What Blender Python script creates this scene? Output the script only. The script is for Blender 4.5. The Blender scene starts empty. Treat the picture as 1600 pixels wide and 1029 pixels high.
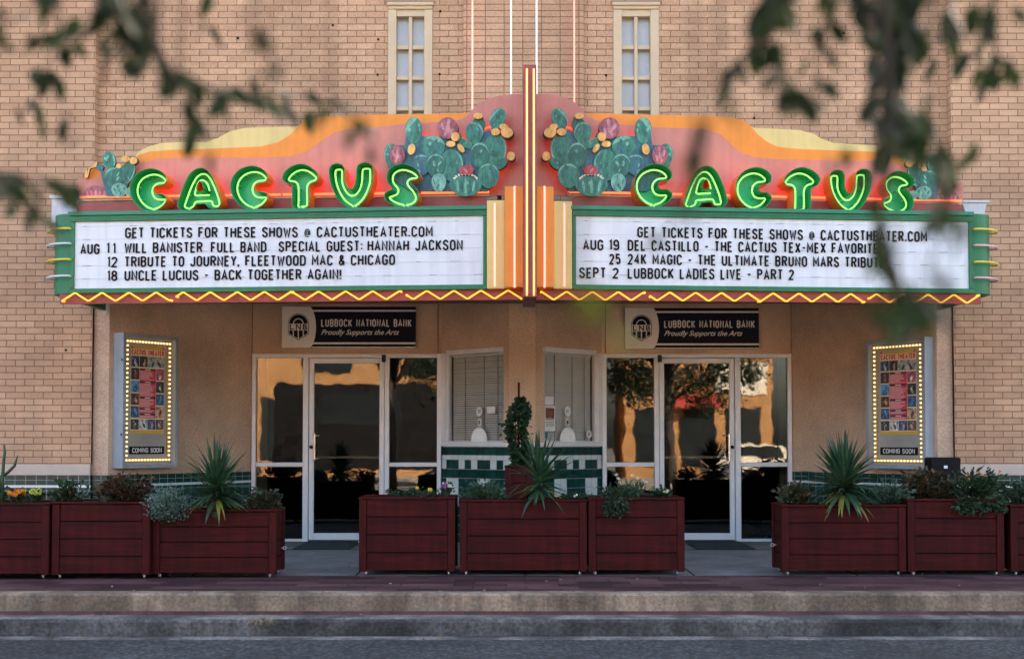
import bpy, bmesh, math, random
from mathutils import Vector, Matrix
from math import radians as R, sin, cos, pi
random.seed(7)
scene = bpy.context.scene
col = scene.collection

# ------------------------------------------------------------------ camera
CAM = Vector((-0.12, -13.94, 1.22)); FPX = 2000.0; PITCH = R(2.0)
YPP = 690 - FPX * math.tan(PITCH)
cd = bpy.data.cameras.new('camera'); cam = bpy.data.objects.new('camera', cd); col.objects.link(cam)
cam.location = CAM; cam.rotation_euler = (R(90) + PITCH, 0, 0)
cd.sensor_width = 36; cd.lens = FPX * 36 / 1600
cd.shift_y = (YPP - 514.5) / 1600; cd.clip_start = 0.05; cd.clip_end = 1000
cd.dof.use_dof = True; cd.dof.focus_distance = 12.6; cd.dof.aperture_fstop = 1.6
scene.camera = cam
# ------------------------------------------------------------------ sky, sun, exposure
SUN_EL, SUN_AZ = R(28), R(36)
w = bpy.data.worlds.new("World"); scene.world = w; w.use_nodes = True
sky = w.node_tree.nodes.new('ShaderNodeTexSky'); sky.sky_type = 'NISHITA'; sky.sun_disc = False
sky.sun_elevation = SUN_EL; sky.sun_rotation = SUN_AZ; sky.dust_density = 4.0; sky.ozone_density = 0.3
bg = w.node_tree.nodes['Background']; bg.inputs[1].default_value = 0.085
w.node_tree.links.new(sky.outputs[0], bg.inputs[0])
sd = bpy.data.lights.new('sun', 'SUN'); sd.energy = 5.0; sd.angle = R(0.6); sd.color = (1, .80, .58)
sun = bpy.data.objects.new('sun', sd); col.objects.link(sun)
SD = Vector((sin(SUN_AZ) * cos(SUN_EL), cos(SUN_AZ) * cos(SUN_EL), sin(SUN_EL)))
sun.rotation_euler = SD.to_track_quat('Z', 'Y').to_euler()
vs = scene.view_settings; vs.view_transform = 'Standard'; vs.look = 'None'; vs.gamma = 1; vs.use_curve_mapping = False
vs.exposure = 3.3
NEON = 1.0 / 2 ** vs.exposure
scene.render.engine = 'CYCLES'
scene.cycles.max_bounces = 7; scene.cycles.transparent_max_bounces = 12
scene.cycles.caustics_reflective = False; scene.cycles.caustics_refractive = False
scene.cycles.sample_clamp_indirect = 6

# ------------------------------------------------------------------ calibration helpers
def ray(px, py):
    xc = (px - 800) / FPX; yc = (YPP - py) / FPX
    return Vector((xc, cos(PITCH) - yc * sin(PITCH), sin(PITCH) + yc * cos(PITCH)))
def at(px, py, Y):
    d = ray(px, py); return CAM + d * ((Y - CAM.y) / d.y)
def X(px, Y, py=690): return at(px, py, Y).x
def Z(py, Y): return at(800, py, Y).z
def at_dist(px, py, dist): return CAM + ray(px, py) * dist
class Plane:
    """a vertical plane: origin, horizontal direction U (left to right), normal N (towards the street)"""
    def __init__(s, O, U):
        s.O = Vector(O); s.U = Vector(U).normalized(); s.N = Vector((s.U.y, -s.U.x, 0)); s.Zv = Vector((0, 0, 1))
    def P(s, u, z, w=0): return s.O + s.U * u + s.N * w + s.Zv * z
    def uz(s, px, py, w=0):
        d = ray(px, py); o = s.O + s.N * w
        p = CAM + d * ((o - CAM).dot(s.N) / d.dot(s.N)) - s.O
        return p.dot(s.U), p.z

# ------------------------------------------------------------------ object helpers
def tag(o, label=None, cat=None, group=None, kind=None):
    if label: o['label'] = label
    if cat: o['category'] = cat
    if group: o['group'] = group
    if kind: o['kind'] = kind
    return o
def thing(name, label, cat, loc=(0, 0, 0), rz=0, group=None):
    o = bpy.data.objects.new(name, None); col.objects.link(o)
    o.location = loc; o.rotation_euler = (0, 0, rz); o.empty_display_size = .2
    return tag(o, label, cat, group)
def wloc(o):
    m = Matrix.Identity(4); chain = []
    while o: chain.append(o); o = o.parent
    for c in reversed(chain):
        m = m @ Matrix.LocRotScale(c.location, c.rotation_euler, c.scale)
    return m
class MB:
    def __init__(s): s.bm = bmesh.new()
    def face(s, pts, m=0, smooth=False):
        f = s.bm.faces.new([s.bm.verts.new(p) for p in pts]); f.material_index = m; f.smooth = smooth; return f
    def box(s, x0, x1, y0, y1, z0, z1, m=0, bev=0):
        return s.obox(lambda a, b, c: Vector((a, b, c)), x0, x1, y0, y1, z0, z1, m, bev)
    def obox(s, F, x0, x1, y0, y1, z0, z1, m=0, bev=0):
        v = [s.bm.verts.new(F(a, b, c)) for c in (z0, z1) for b in (y0, y1) for a in (x0, x1)]
        fs = []
        for q in ((0, 2, 3, 1), (4, 5, 7, 6), (0, 1, 5, 4), (2, 6, 7, 3), (0, 4, 6, 2), (1, 3, 7, 5)):
            f = s.bm.faces.new([v[i] for i in q]); f.material_index = m; fs.append(f)
        if bev:
            es = list({e for f in fs for e in f.edges})
            bmesh.ops.bevel(s.bm, geom=es, offset=bev, segments=1, affect='EDGES', profile=.5, material=m)
    def prism(s, P, pts, w0, w1, m=0, mside=None, smooth=False):
        """P(u,z,w): outline pts [(u,z)] extruded from w0 (back) to w1 (front)"""
        mside = m if mside is None else mside
        f0 = [s.bm.verts.new(P(u, z, w1)) for u, z in pts]; b0 = [s.bm.verts.new(P(u, z, w0)) for u, z in pts]
        for q in (f0, b0[::-1]):
            f = s.bm.faces.new(q); f.material_index = m
        n = len(pts)
        for i in range(n):
            j = (i + 1) % n
            f = s.bm.faces.new((f0[i], b0[i], b0[j], f0[j])); f.material_index = mside; f.smooth = smooth
    def tube(s, pts, r, m=0, closed=False, n=8, caps=True):
        pts = [Vector(p) for p in pts]; k = len(pts); rings = []
        rad = r if isinstance(r, (list, tuple)) else [r] * k
        prev = None
        for i, p in enumerate(pts):
            if closed: t = pts[(i + 1) % k] - pts[i - 1]
            else: t = pts[min(i + 1, k - 1)] - pts[max(i - 1, 0)]
            t.normalize()
            if prev is None:
                a = Vector((0, 0, 1)) if abs(t.z) < .9 else Vector((0, 1, 0))
                e1 = t.cross(a).normalized()
            else:
                e1 = (prev - t * prev.dot(t)).normalized()
            prev = e1; e2 = t.cross(e1)
            rings.append([s.bm.verts.new(p + (e1 * cos(2 * pi * j / n) + e2 * sin(2 * pi * j / n)) * rad[i]) for j in range(n)])
        for i in range(k if closed else k - 1):
            A, B = rings[i], rings[(i + 1) % k]
            for j in range(n):
                f = s.bm.faces.new((A[j], A[(j + 1) % n], B[(j + 1) % n], B[j])); f.material_index = m; f.smooth = True
        if not closed and caps:
            for q in (rings[0][::-1], rings[-1]):
                f = s.bm.faces.new(q); f.material_index = m
    def ball(s, c, r, m=0, seg=8, rings=6, sc=(1, 1, 1)):
        g = bmesh.ops.create_uvsphere(s.bm, u_segments=seg, v_segments=rings, radius=r)
        for v in g['verts']: v.co = Vector((v.co.x * sc[0], v.co.y * sc[1], v.co.z * sc[2])) + Vector(c)
        for f in {f for v in g['verts'] for f in v.link_faces}: f.material_index = m; f.smooth = True
    def lathe(s, prof, c=(0, 0, 0), m=0, n=16):
        rings = [[s.bm.verts.new((c[0] + r * cos(2 * pi * j / n), c[1] + r * sin(2 * pi * j / n), c[2] + z)) for j in range(n)] for r, z in prof]
        for A, B in zip(rings, rings[1:]):
            for j in range(n):
                f = s.bm.faces.new((A[j], A[(j + 1) % n], B[(j + 1) % n], B[j])); f.material_index = m; f.smooth = True
        s.bm.faces.new(rings[0][::-1]).material_index = m; s.bm.faces.new(rings[-1]).material_index = m
    def obj(s, name, mats, parent=None, world=False, recalc=True, label=None):
        if not isinstance(mats, (list, tuple)): mats = [mats]
        bm = s.bm
        if recalc: bmesh.ops.recalc_face_normals(bm, faces=bm.faces)
        uv = bm.loops.layers.uv.new('metres')
        for f in bm.faces:
            f.normal_update(); n = f.normal
            if abs(n.z) > .8:
                for l in f.loops: l[uv].uv = (l.vert.co.x, l.vert.co.y)
            else:
                t = Vector((-n.y, n.x, 0)); t = t.normalized() if t.length > 1e-5 else Vector((1, 0, 0))
                for l in f.loops: l[uv].uv = (l.vert.co.dot(t), l.vert.co.z)
        me = bpy.data.meshes.new(name); 
        if parent and world: bm.transform(wloc(parent).inverted())
        bm.to_mesh(me); bm.free()
        for m in mats: me.materials.append(m)
        o = bpy.data.objects.new(name, me); col.objects.link(o); o.parent = parent
        if label: o['label'] = label
        return o
def copy_tree(o, parent=None):
    c = o.copy(); col.objects.link(c); c.parent = parent
    for ch in list(o.children): copy_tree(ch, c)
    return c
def smooth_loop(pts, sub=5, closed=True):
    out = []; n = len(pts)
    for i in range(n if closed else n - 1):
        if closed: p0, p1, p2, p3 = pts[i - 1], pts[i], pts[(i + 1) % n], pts[(i + 2) % n]
        else: p0, p1, p2, p3 = pts[max(i - 1, 0)], pts[i], pts[i + 1], pts[min(i + 2, n - 1)]
        for k in range(sub):
            t = k / sub
            out.append(tuple(.5 * (2 * b + (c - a) * t + (2 * a - 5 * b + 4 * c - d) * t * t + (3 * b - a - 3 * c + d) * t ** 3)
                             for a, b, c, d in zip(p0, p1, p2, p3)))
    if not closed: out.append(tuple(pts[-1]))
    return out
def area(p): return .5 * sum(p[i][0] * p[(i + 1) % len(p)][1] - p[(i + 1) % len(p)][0] * p[i][1] for i in range(len(p)))
def resample(p, step, closed=True):
    q = list(p) + ([p[0]] if closed else []); out = []; acc = 0
    for a, b in zip(q, q[1:]):
        L = math.dist(a, b)
        while acc <= L and L > 0:
            t = acc / L; out.append((a[0] + (b[0] - a[0]) * t, a[1] + (b[1] - a[1]) * t)); acc += step
        acc -= L
    return out
def offset_loop(p, d):
    """d > 0 grows a loop"""
    if area(p) < 0: p = p[::-1]
    n = len(p); out = []
    for i in range(n):
        a, b = p[i - 1], p[(i + 1) % n]; tx, ty = b[0] - a[0], b[1] - a[1]; L = math.hypot(tx, ty) or 1
        out.append((p[i][0] + ty / L * d, p[i][1] - tx / L * d))
    return [q for q in out if min(math.dist(q, r) for r in p) > abs(d) * .93]

# ------------------------------------------------------------------ materials
def nodes(name):
    m = bpy.data.materials.new(name); m.use_nodes = True
    nt = m.node_tree; return m, nt, nt.nodes['Principled BSDF']
def N(nt, t, **kw):
    n = nt.nodes.new(t)
    for k, v in kw.items():
        if k.startswith('i_'):
            key = k[2:]; n.inputs[int(key) if key.isdigit() else key.replace('_', ' ')].default_value = v
        else: setattr(n, k, v)
    return n
def ramp(nt, a, b, p0=.35, p1=.65):
    r = N(nt, 'ShaderNodeValToRGB'); e = r.color_ramp.elements
    e[0].position, e[1].position = p0, p1; e[0].color, e[1].color = (*a, 1), (*b, 1); return r
def mat(name, c, rough=.6, var=.15, scale=6, bump=0, bscale=60, metal=0, spec=.5, stretch=None, coat=0, streak=0):
    m, nt, p = nodes(name); L = nt.links.new
    tc = N(nt, 'ShaderNodeTexCoord'); src = tc.outputs['Object']
    if stretch:
        mp = N(nt, 'ShaderNodeMapping'); mp.inputs['Scale'].default_value = stretch; L(src, mp.inputs[0]); src = mp.outputs[0]
    n1 = N(nt, 'ShaderNodeTexNoise', i_Scale=scale, i_Detail=6.0, i_Roughness=.65); L(src, n1.inputs['Vector'])
    r = ramp(nt, [v * (1 - var) for v in c], [min(1, v * (1 + var)) for v in c]); L(n1.outputs[0], r.inputs[0])
    out = r.outputs[0]
    if streak:
        mp2 = N(nt, 'ShaderNodeMapping'); mp2.inputs['Scale'].default_value = (7, 7, .6); L(tc.outputs['Object'], mp2.inputs[0])
        n3 = N(nt, 'ShaderNodeTexNoise', i_Scale=2.0, i_Detail=5.0); L(mp2.outputs[0], n3.inputs['Vector'])
        r3 = ramp(nt, (1 - streak,) * 3, (1, 1, 1), .35, .6); L(n3.outputs[0], r3.inputs[0])
        mx = N(nt, 'ShaderNodeMix', data_type='RGBA', blend_type='MULTIPLY'); mx.inputs[0].default_value = 1
        L(out, mx.inputs[6]); L(r3.outputs[0], mx.inputs[7]); out = mx.outputs[2]
    L(out, p.inputs['Base Color'])
    rr = N(nt, 'ShaderNodeMapRange'); rr.inputs[3].default_value = max(.02, rough - .1); rr.inputs[4].default_value = min(1, rough + .1)
    L(n1.outputs[0], rr.inputs[0]); L(rr.outputs[0], p.inputs['Roughness'])
    p.inputs['Metallic'].default_value = metal; p.inputs['Specular IOR Level'].default_value = spec; p.inputs['Coat Weight'].default_value = coat
    if bump:
        n2 = N(nt, 'ShaderNodeTexNoise', i_Scale=bscale, i_Detail=4.0); L(src, n2.inputs['Vector'])
        b = N(nt, 'ShaderNodeBump', i_Strength=bump, i_Distance=.01); L(n2.outputs[0], b.inputs['Height']); L(b.outputs[0], p.inputs['Normal'])
    return m
def brick_mat(name, c1, c2, mortar, bw, rh, ms, offset=.5, stain=.34, rough=.85, bump=.5, grain=.35, bias=0.0, spec=.3):
    m, nt, p = nodes(name); L = nt.links.new
    uv = N(nt, 'ShaderNodeUVMap', uv_map='metres'); tc = N(nt, 'ShaderNodeTexCoord')
    nz = N(nt, 'ShaderNodeTexNoise', i_Scale=9.0, i_Detail=2.0); L(tc.outputs['Object'], nz.inputs['Vector'])
    vm = N(nt, 'ShaderNodeVectorMath', operation='SCALE'); vm.inputs[3].default_value = .006
    sb = N(nt, 'ShaderNodeVectorMath', operation='SUBTRACT'); sb.inputs[1].default_value = (.5, .5, .5)
    L(nz.outputs['Color'], sb.inputs[0]); L(sb.outputs[0], vm.inputs[0])
    ad = N(nt, 'ShaderNodeVectorMath', operation='ADD'); L(uv.outputs[0], ad.inputs[0]); L(vm.outputs[0], ad.inputs[1])
    b = N(nt, 'ShaderNodeTexBrick', offset=offset, squash=1.0); b.offset_frequency = 2
    b.inputs['Color1'].default_value = (*c1, 1); b.inputs['Color2'].default_value = (*c2, 1); b.inputs['Mortar'].default_value = (*mortar, 1)
    b.inputs['Scale'].default_value = 1; b.inputs['Mortar Size'].default_value = ms; b.inputs['Mortar Smooth'].default_value = .15
    b.inputs['Bias'].default_value = bias; b.inputs['Brick Width'].default_value = bw; b.inputs['Row Height'].default_value = rh
    L(ad.outputs[0], b.inputs['Vector'])
    n1 = N(nt, 'ShaderNodeTexNoise', i_Scale=1.1, i_Detail=8.0, i_Roughness=.7); L(tc.outputs['Object'], n1.inputs['Vector'])
    r1 = ramp(nt, (1 - stain,) * 3, (1.0 + stain * .3,) * 3, .3, .7); L(n1.outputs[0], r1.inputs[0])
    n2 = N(nt, 'ShaderNodeTexNoise', i_Scale=130.0, i_Detail=3.0); L(tc.outputs['Object'], n2.inputs['Vector'])
    r2 = ramp(nt, (1 - grain,) * 3, (1 + grain * .5,) * 3, .3, .7); L(n2.outputs[0], r2.inputs[0])
    m1 = N(nt, 'ShaderNodeMix', data_type='RGBA', blend_type='MULTIPLY'); m1.inputs[0].default_value = 1
    m2 = N(nt, 'ShaderNodeMix', data_type='RGBA', blend_type='MULTIPLY'); m2.inputs[0].default_value = 1
    L(b.outputs['Color'], m1.inputs[6]); L(r1.outputs[0], m1.inputs[7]); L(m1.outputs[2], m2.inputs[6]); L(r2.outputs[0], m2.inputs[7])
    L(m2.outputs[2], p.inputs['Base Color']); p.inputs['Roughness'].default_value = rough; p.inputs['Specular IOR Level'].default_value = spec
    inv = N(nt, 'ShaderNodeMath', operation='SUBTRACT'); inv.inputs[0].default_value = 1; L(b.outputs['Fac'], inv.inputs[1])
    mm = N(nt, 'ShaderNodeMath', operation='MULTIPLY_ADD'); L(n2.outputs[0], mm.inputs[0]); mm.inputs[1].default_value = .25; L(inv.outputs[0], mm.inputs[2])
    bp = N(nt, 'ShaderNodeBump', i_Strength=bump, i_Distance=.008); L(mm.outputs[0], bp.inputs['Height']); L(bp.outputs[0], p.inputs['Normal'])
    return m
def emis(name, c, s, core=None):
    m, nt, p = nodes(name); p.inputs['Base Color'].default_value = (*[v * .5 for v in c], 1)
    p.inputs['Emission Color'].default_value = (*c, 1); p.inputs['Emission Strength'].default_value = s * NEON; p.inputs['Roughness'].default_value = .3
    return m
def glass_mat(name, tint=(.75, .8, .8), refl=.05, ior=1.6, rough=.0, wave=.02):
    m = bpy.data.materials.new(name); m.use_nodes = True; nt = m.node_tree; L = nt.links.new
    nt.nodes.remove(nt.nodes['Principled BSDF']); out = nt.nodes['Material Output']
    tr = N(nt, 'ShaderNodeBsdfTransparent'); tr.inputs[0].default_value = (*tint, 1)
    gl = N(nt, 'ShaderNodeBsdfGlossy'); gl.inputs['Roughness'].default_value = rough
    fr = N(nt, 'ShaderNodeFresnel'); ge = N(nt, 'ShaderNodeNewGeometry')
    io = N(nt, 'ShaderNodeMapRange'); io.inputs[3].default_value = ior; io.inputs[4].default_value = 1 / ior; L(ge.outputs['Backfacing'], io.inputs[0]); L(io.outputs[0], fr.inputs[0])
    ad = N(nt, 'ShaderNodeMath', operation='ADD'); L(fr.outputs[0], ad.inputs[0]); ad.inputs[1].default_value = refl
    tc = N(nt, 'ShaderNodeTexCoord'); nz = N(nt, 'ShaderNodeTexNoise', i_Scale=2.2, i_Detail=2.0); L(tc.outputs['Object'], nz.inputs['Vector'])
    b = N(nt, 'ShaderNodeBump', i_Strength=wave, i_Distance=.05); L(nz.outputs[0], b.inputs['Height']); L(b.outputs[0], gl.inputs['Normal'])
    mx = N(nt, 'ShaderNodeMixShader'); L(ad.outputs[0], mx.inputs[0]); L(tr.outputs[0], mx.inputs[1]); L(gl.outputs[0], mx.inputs[2]); L(mx.outputs[0], out.inputs[0])
    return m
def leaf_mat(name, c, rough=.5, trans=.25, var=.3):
    m = mat(name, c, rough, var, 9); nt = m.node_tree; p = nt.nodes['Principled BSDF']; out = nt.nodes['Material Output']
    t = N(nt, 'ShaderNodeBsdfTranslucent'); t.inputs[0].default_value = (c[0] * 1.6, c[1] * 1.7, c[2], 1)
    mx = N(nt, 'ShaderNodeMixShader'); mx.inputs[0].default_value = trans
    nt.links.new(p.outputs[0], mx.inputs[1]); nt.links.new(t.outputs[0], mx.inputs[2]); nt.links.new(mx.outputs[0], out.inputs[0]); return m

M = {}
BW, RH = .205, .0705
M['brick'] = brick_mat('tan_brick', (.69, .415, .25), (.57, .33, .195), (.27, .15, .095), BW, RH, .005, bias=-.1)
M['stack'] = brick_mat('stacked_brick', (.69, .415, .25), (.60, .355, .215), (.27, .15, .095), .207, RH, .005, offset=0)
M['stucco'] = mat('tan_stucco', (.66, .455, .32), .9, .12, 1.4, .5, 90)
add_late = []
M['stone'] = mat('pale_base_stone', (.55, .44, .36), .8, .1, 3, .15, 40)
M['greentile'] = brick_mat('green_glazed_tile', (.008, .045, .042), (.012, .06, .055), (.35, .38, .36), .115, .115, .0025, offset=0, stain=.2, rough=.15, bump=.2, grain=.05, spec=.22)
M['tile_g'] = mat('dark_green_tile', (.008, .05, .043), .15, .35, 5, .03, 10, spec=.25)
M['tile_w'] = mat('white_tile', (.62, .68, .66), .2, .08, 6, .03, 10)
M['grout'] = mat('tile_grout', (.42, .46, .44), .9, .15, 10)
M['alu'] = mat('white_aluminium', (.74, .74, .76), .4, .06, 5, .03, 20)
M['chrome'] = mat('brushed_metal', (.6, .6, .6), .25, .05, 5, metal=1)
M['trim'] = mat('cream_trim', (.58, .44, .28), .6, .06, 4, .05, 30)
M['pane'] = mat('frosted_pane', (.47, .49, .51), .18, .06, 3, spec=.5)
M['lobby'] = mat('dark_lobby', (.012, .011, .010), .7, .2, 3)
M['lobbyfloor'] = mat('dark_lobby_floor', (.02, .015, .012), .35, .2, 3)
M['glass'] = glass_mat('door_glass', (.55, .58, .56), .028, 1.45, 0, .018)
M['glass2'] = glass_mat('booth_glass', (.94, .95, .95), .03, 1.5, 0, .008)
M['blind'] = mat('white_blind', (.84, .85, .84), .5, .05, 8)
M['paper'] = mat('white_paper', (.75, .75, .74), .7, .05, 8)
M['black'] = mat('black_paint', (.009, .009, .010), .7, .2, 8, spec=.15)
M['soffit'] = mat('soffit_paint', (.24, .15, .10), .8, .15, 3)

# ================================================================== ground
M['asphalt'] = mat('asphalt', (.039, .042, .041), .85, .3, 1.2, .9, 110)
nt_ = M['asphalt'].node_tree
def add_speck(m, scale, lo, hi, p0, p1):
    nt = m.node_tree; p = nt.nodes['Principled BSDF']; src = p.inputs['Base Color'].links[0].from_socket
    tc = N(nt, 'ShaderNodeTexCoord'); v = N(nt, 'ShaderNodeTexNoise', i_Scale=scale, i_Detail=2.0); nt.links.new(tc.outputs['Object'], v.inputs['Vector'])
    r = ramp(nt, (lo,) * 3, (hi,) * 3, p0, p1); nt.links.new(v.outputs[0], r.inputs[0])
    mx = N(nt, 'ShaderNodeMix', data_type='RGBA', blend_type='MULTIPLY'); mx.inputs[0].default_value = 1
    nt.links.new(src, mx.inputs[6]); nt.links.new(r.outputs[0], mx.inputs[7]); nt.links.new(mx.outputs[2], p.inputs['Base Color'])
add_speck(M['stucco'], 70, .8, 1.12, .35, .65); add_speck(M['stucco'], 1.3, .86, 1.04, .4, .6)
add_speck(M['asphalt'], 34, .5, 2.8, .44, .72)
M['conc'] = mat('sidewalk_concrete', (.21, .20, .19), .9, .25, 2.0, .4, 60, streak=.2)
M['kerb'] = mat('kerb_concrete', (.30, .215, .145), .9, .35, 1.3, .9, 45, streak=.3); add_speck(M['kerb'], 38, .72, 1.25, .3, .75); add_speck(M['kerb'], 2.3, .6, 1.15, .4, .62)
M['kerbd'] = mat('stained_kerb_concrete', (.072, .066, .062), .9, .5, 1.1, .9, 45, streak=.3); add_speck(M['kerbd'], 38, .6, 1.5, .3, .75); add_speck(M['kerbd'], 1.7, .6, 1.7, .42, .66)
M['kerbl'] = mat('worn_kerb_edge', (.15, .13, .115), .9, .25, 3, .8, 50); add_speck(M['kerbl'], 38, .65, 1.3, .3, .7); add_speck(M['kerbl'], 3, .6, 1.2, .4, .6)
M['paver'] = brick_mat('brick_paver', (.17, .075, .075), (.055, .020, .022), (.03, .015, .015), .45, .19, .006, offset=.37, stain=.6, rough=.7, bump=.4, grain=.4)
M['redline'] = mat('faded_red_kerb_paint', (.10, .045, .04), .9, .35, 6, .4, 40)
YK = -3.60                                    # front edge of the upper kerb
def sheet(name, x0, x1, y0, y1, z, m):
    b = MB(); b.face([(x0, y0, z), (x1, y0, z), (x1, y1, z), (x0, y1, z)]); o = b.obj(name, m, recalc=False); return tag(o, kind='structure')
sheet('ground', -300, 300, -300, 300, -.36, M['conc'])
sheet('road', -80, 80, -19.5, YK - .35, -.310, M['asphalt'])
sheet('sidewalk', -60, 60, -2.18, 5.2, 0, M['conc'])
def profile_strip(name, prof, m, x0=-40, x1=40, seg=90, wob=.006):
    """a long kerb: profile [(y,z)], slightly worn along its length"""
    rnd = random.Random(name); b = MB(); rows = []
    for i in range(seg + 1):
        x = x0 + (x1 - x0) * i / seg
        rows.append([b.bm.verts.new((x, y + rnd.uniform(-wob, wob) * (0 if j in (0, len(prof) - 1) else 1), z + rnd.uniform(-wob, wob) * .5 * (0 if j in (0, len(prof) - 1) else 1))) for j, (y, z) in enumerate(prof)])
    for A, B in zip(rows, rows[1:]):
        for j in range(len(prof) - 1):
            f = b.bm.faces.new((A[j], B[j], B[j + 1], A[j + 1])); f.smooth = False
    return tag(b.obj(name, m), kind='structure')
sheet('brick_paving', -60, 60, YK + .17, -2.18, -.002, M['paver'])
profile_strip('upper_kerb', [(YK + .17, -.03), (YK + .17, .004), (YK + .015, .004), (YK - .005, -.012), (YK - .012, -.135)], M['kerb'], seg=320)
profile_strip('kerb_paint_line', [(YK - .012, -.135), (YK - .016, -.168)], M['redline'])
profile_strip('kerb_tread', [(YK - .005, -.163), (YK - .19, -.163), (YK - .212, -.172)], M['kerbl'], seg=320)
profile_strip('lower_kerb', [(YK - .212, -.172), (YK - .228, -.195), (YK - .235, -.30)], M['kerbd'], seg=320, wob=.004)
profile_strip('gutter_lip', [(YK - .235, -.302), (YK - .36, -.304), (YK - .372, -.32)], M['kerbl'], seg=320)
b = MB()
for x in (-6.2, -3.05, -1.55, 0, 1.55, 3.05, 6.2):
    b.box(x - .006, x + .006, -2.17, 1.70, -.01, .0035)
b.box(-14, 14, .62, .632, -.01, .003)
tag(b.obj('sidewalk_joint', M['black']), kind='structure')

# ================================================================== theater building
WE = 4.70; DY = 1.80; AX0, AX1 = 4.53, 3.315; SOF = 3.05
bld = thing('theater_building', 'two storey tan brick theater with recessed stucco entrance behind the marquee', 'theater')
ZST, ZTL = Z(725, 0), Z(742, 0)
b = MB()
for s in (-1, 1):
    b.face([(s * 16, 0, ZST), (s * WE, 0, ZST), (s * WE, 0, 11), (s * 16, 0, 11)])
    b.face([(s * WE, 0, ZST), (s * WE, .12, ZST), (s * WE, .12, 11), (s * WE, 0, 11)])
# central wall with the two window openings, and wider ones out of sight above
YC = .12
wins = []
for a, c in ((606, 676), (958, 1030)):
    wins.append((X(a, YC, 100), X(c, YC, 100), 3.55, Z(6, YC)))
xs = sorted({-WE, WE} | {v for q in wins for v in q[:2]})
for x0, x1 in zip(xs, xs[1:]):
    q = [h for h in wins if h[0] <= (x0 + x1) / 2 <= h[1]]
    for z0, z1 in ([(2.9, q[0][2]), (q[0][3], 11)] if q else [(2.9, 11)]):
        b.face([(x0, YC, z0), (x1, YC, z0), (x1, YC, z1), (x0, YC, z1)])
for x0, x1, z0, z1 in wins:
    for p in ([(x0, z0), (x0, z1)], [(x1, z0), (x1, z1)], [(x0, z1), (x1, z1)], [(x0, z0), (x1, z0)]):
        (xa, za), (xb, zb) = p
        b.face([(xa, YC, za), (xb, YC, zb), (xb, YC + .2, zb), (xa, YC + .2, za)])
b.obj('brick_wall', M['brick'], bld)
b = MB(); b.box(X(724, .09, 80), X(912, .09, 80), .088, .14, 2.9, 11); b.obj('stacked_brick_panel', M['stack'], bld)
b = MB()
for s in (-1, 1):
    b = MB(); b.box(min(s * 16, s * (WE + .004)), max(s * 16, s * (WE + .004)), -.018, .05, ZTL, ZST + .002, 0, .004); b.obj('stone_base', M['stone'], bld)

for s in (-1, 1):
    b = MB(); c = MB()
    xa, xb = sorted((s * 16, s * WE))
    b.box(xa, xb, -.008, .05, -.05, .725); b.box(xa, xb, -.008, .05, .752, ZTL); c.box(xa, xb, -.012, .05, .725, .752)
    pl = Plane((-AX0, .05, 0), (AX0 - AX1, DY - .05, 0)) if s < 0 else Plane((AX1, DY, 0), (AX0 - AX1, .05 - DY, 0))
    Lw = math.hypot(AX0 - AX1, DY - .05)
    F = lambda u, w, z: pl.P(u, z, w)
    b.obox(F, 0, Lw - .02, -.05, .008, -.05, .725); b.obox(F, 0, Lw - .02, -.05, .008, .752, ZTL); c.obox(F, 0, Lw - .02, -.05, .012, .725, .752)
    xa, xb = sorted((s * (WE - .001), s * AX0))
    b.box(xa, xb, .035, .2, -.05, ZTL - .001)
    b.obj('tile_base', M['greentile'], bld); c.obj('white_tile_course', M['tile_w'], bld)
for s in (-1, 1):
    b = MB()
    b.face([(s * WE, .05, ZTL - .01), (s * AX0, .05, ZTL - .01), (s * AX0, .05, SOF), (s * WE, .05, SOF)])
    b.face([(s * WE, 0, 0), (s * WE, .05, 0), (s * WE, .05, SOF), (s * WE, 0, SOF)])
    b.face([(s * AX0, .05, ZTL - .01), (s * AX1, DY, ZTL - .01), (s * AX1, DY, SOF), (s * AX0, .05, SOF)])
    b.obj('stucco_wall', M['stucco'], bld)
ZF1 = Z(553, DY)
b = MB(); b.box(-AX1, AX1, DY, DY + .25, ZF1, SOF)
for s in (-1, 1): b.box(*sorted((s * AX1, s * (AX1 - .003))), DY, DY + .2, 0, ZF1)
b.obj('entrance_header', M['stucco'], bld)
for x in (-AX1 - .005, AX1 + .005, -1.03, 1.03): b = MB(); b.box(x - .006, x + .006, DY - .012, DY + .01, ZF1 + .01, SOF); b.obj('stucco_joint', M['soffit'], bld)
b = MB(); b.box(-WE, WE, .06, DY + .3, SOF, SOF + .1); b.box(-WE, WE, .06, .1, 2.86, SOF - .002); b.obj('soffit', M['soffit'], bld)
b = MB()      # unseen body of the building, sized to block the sun: roof, sides, back, lobby shell
b.box(-16, 16, 6, 24, 0, 10.98); b.box(-16, 16, .3, 6, 10.8, 10.98)
b.box(-16, -15.9, .02, 6, 0, 10.8); b.box(15.9, 16, .02, 6, 0, 10.8); b.box(-15.9, 15.9, .45, .55, 3.2, 10.8)
b.obj('building_body', M['stucco'], bld)
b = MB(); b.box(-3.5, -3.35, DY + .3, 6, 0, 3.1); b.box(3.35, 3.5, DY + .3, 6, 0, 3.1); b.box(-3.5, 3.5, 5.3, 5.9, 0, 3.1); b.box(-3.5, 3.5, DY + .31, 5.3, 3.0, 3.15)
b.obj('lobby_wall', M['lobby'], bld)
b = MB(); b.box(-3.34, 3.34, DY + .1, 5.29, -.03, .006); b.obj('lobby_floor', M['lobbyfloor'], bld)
rnd = random.Random(12)
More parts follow.
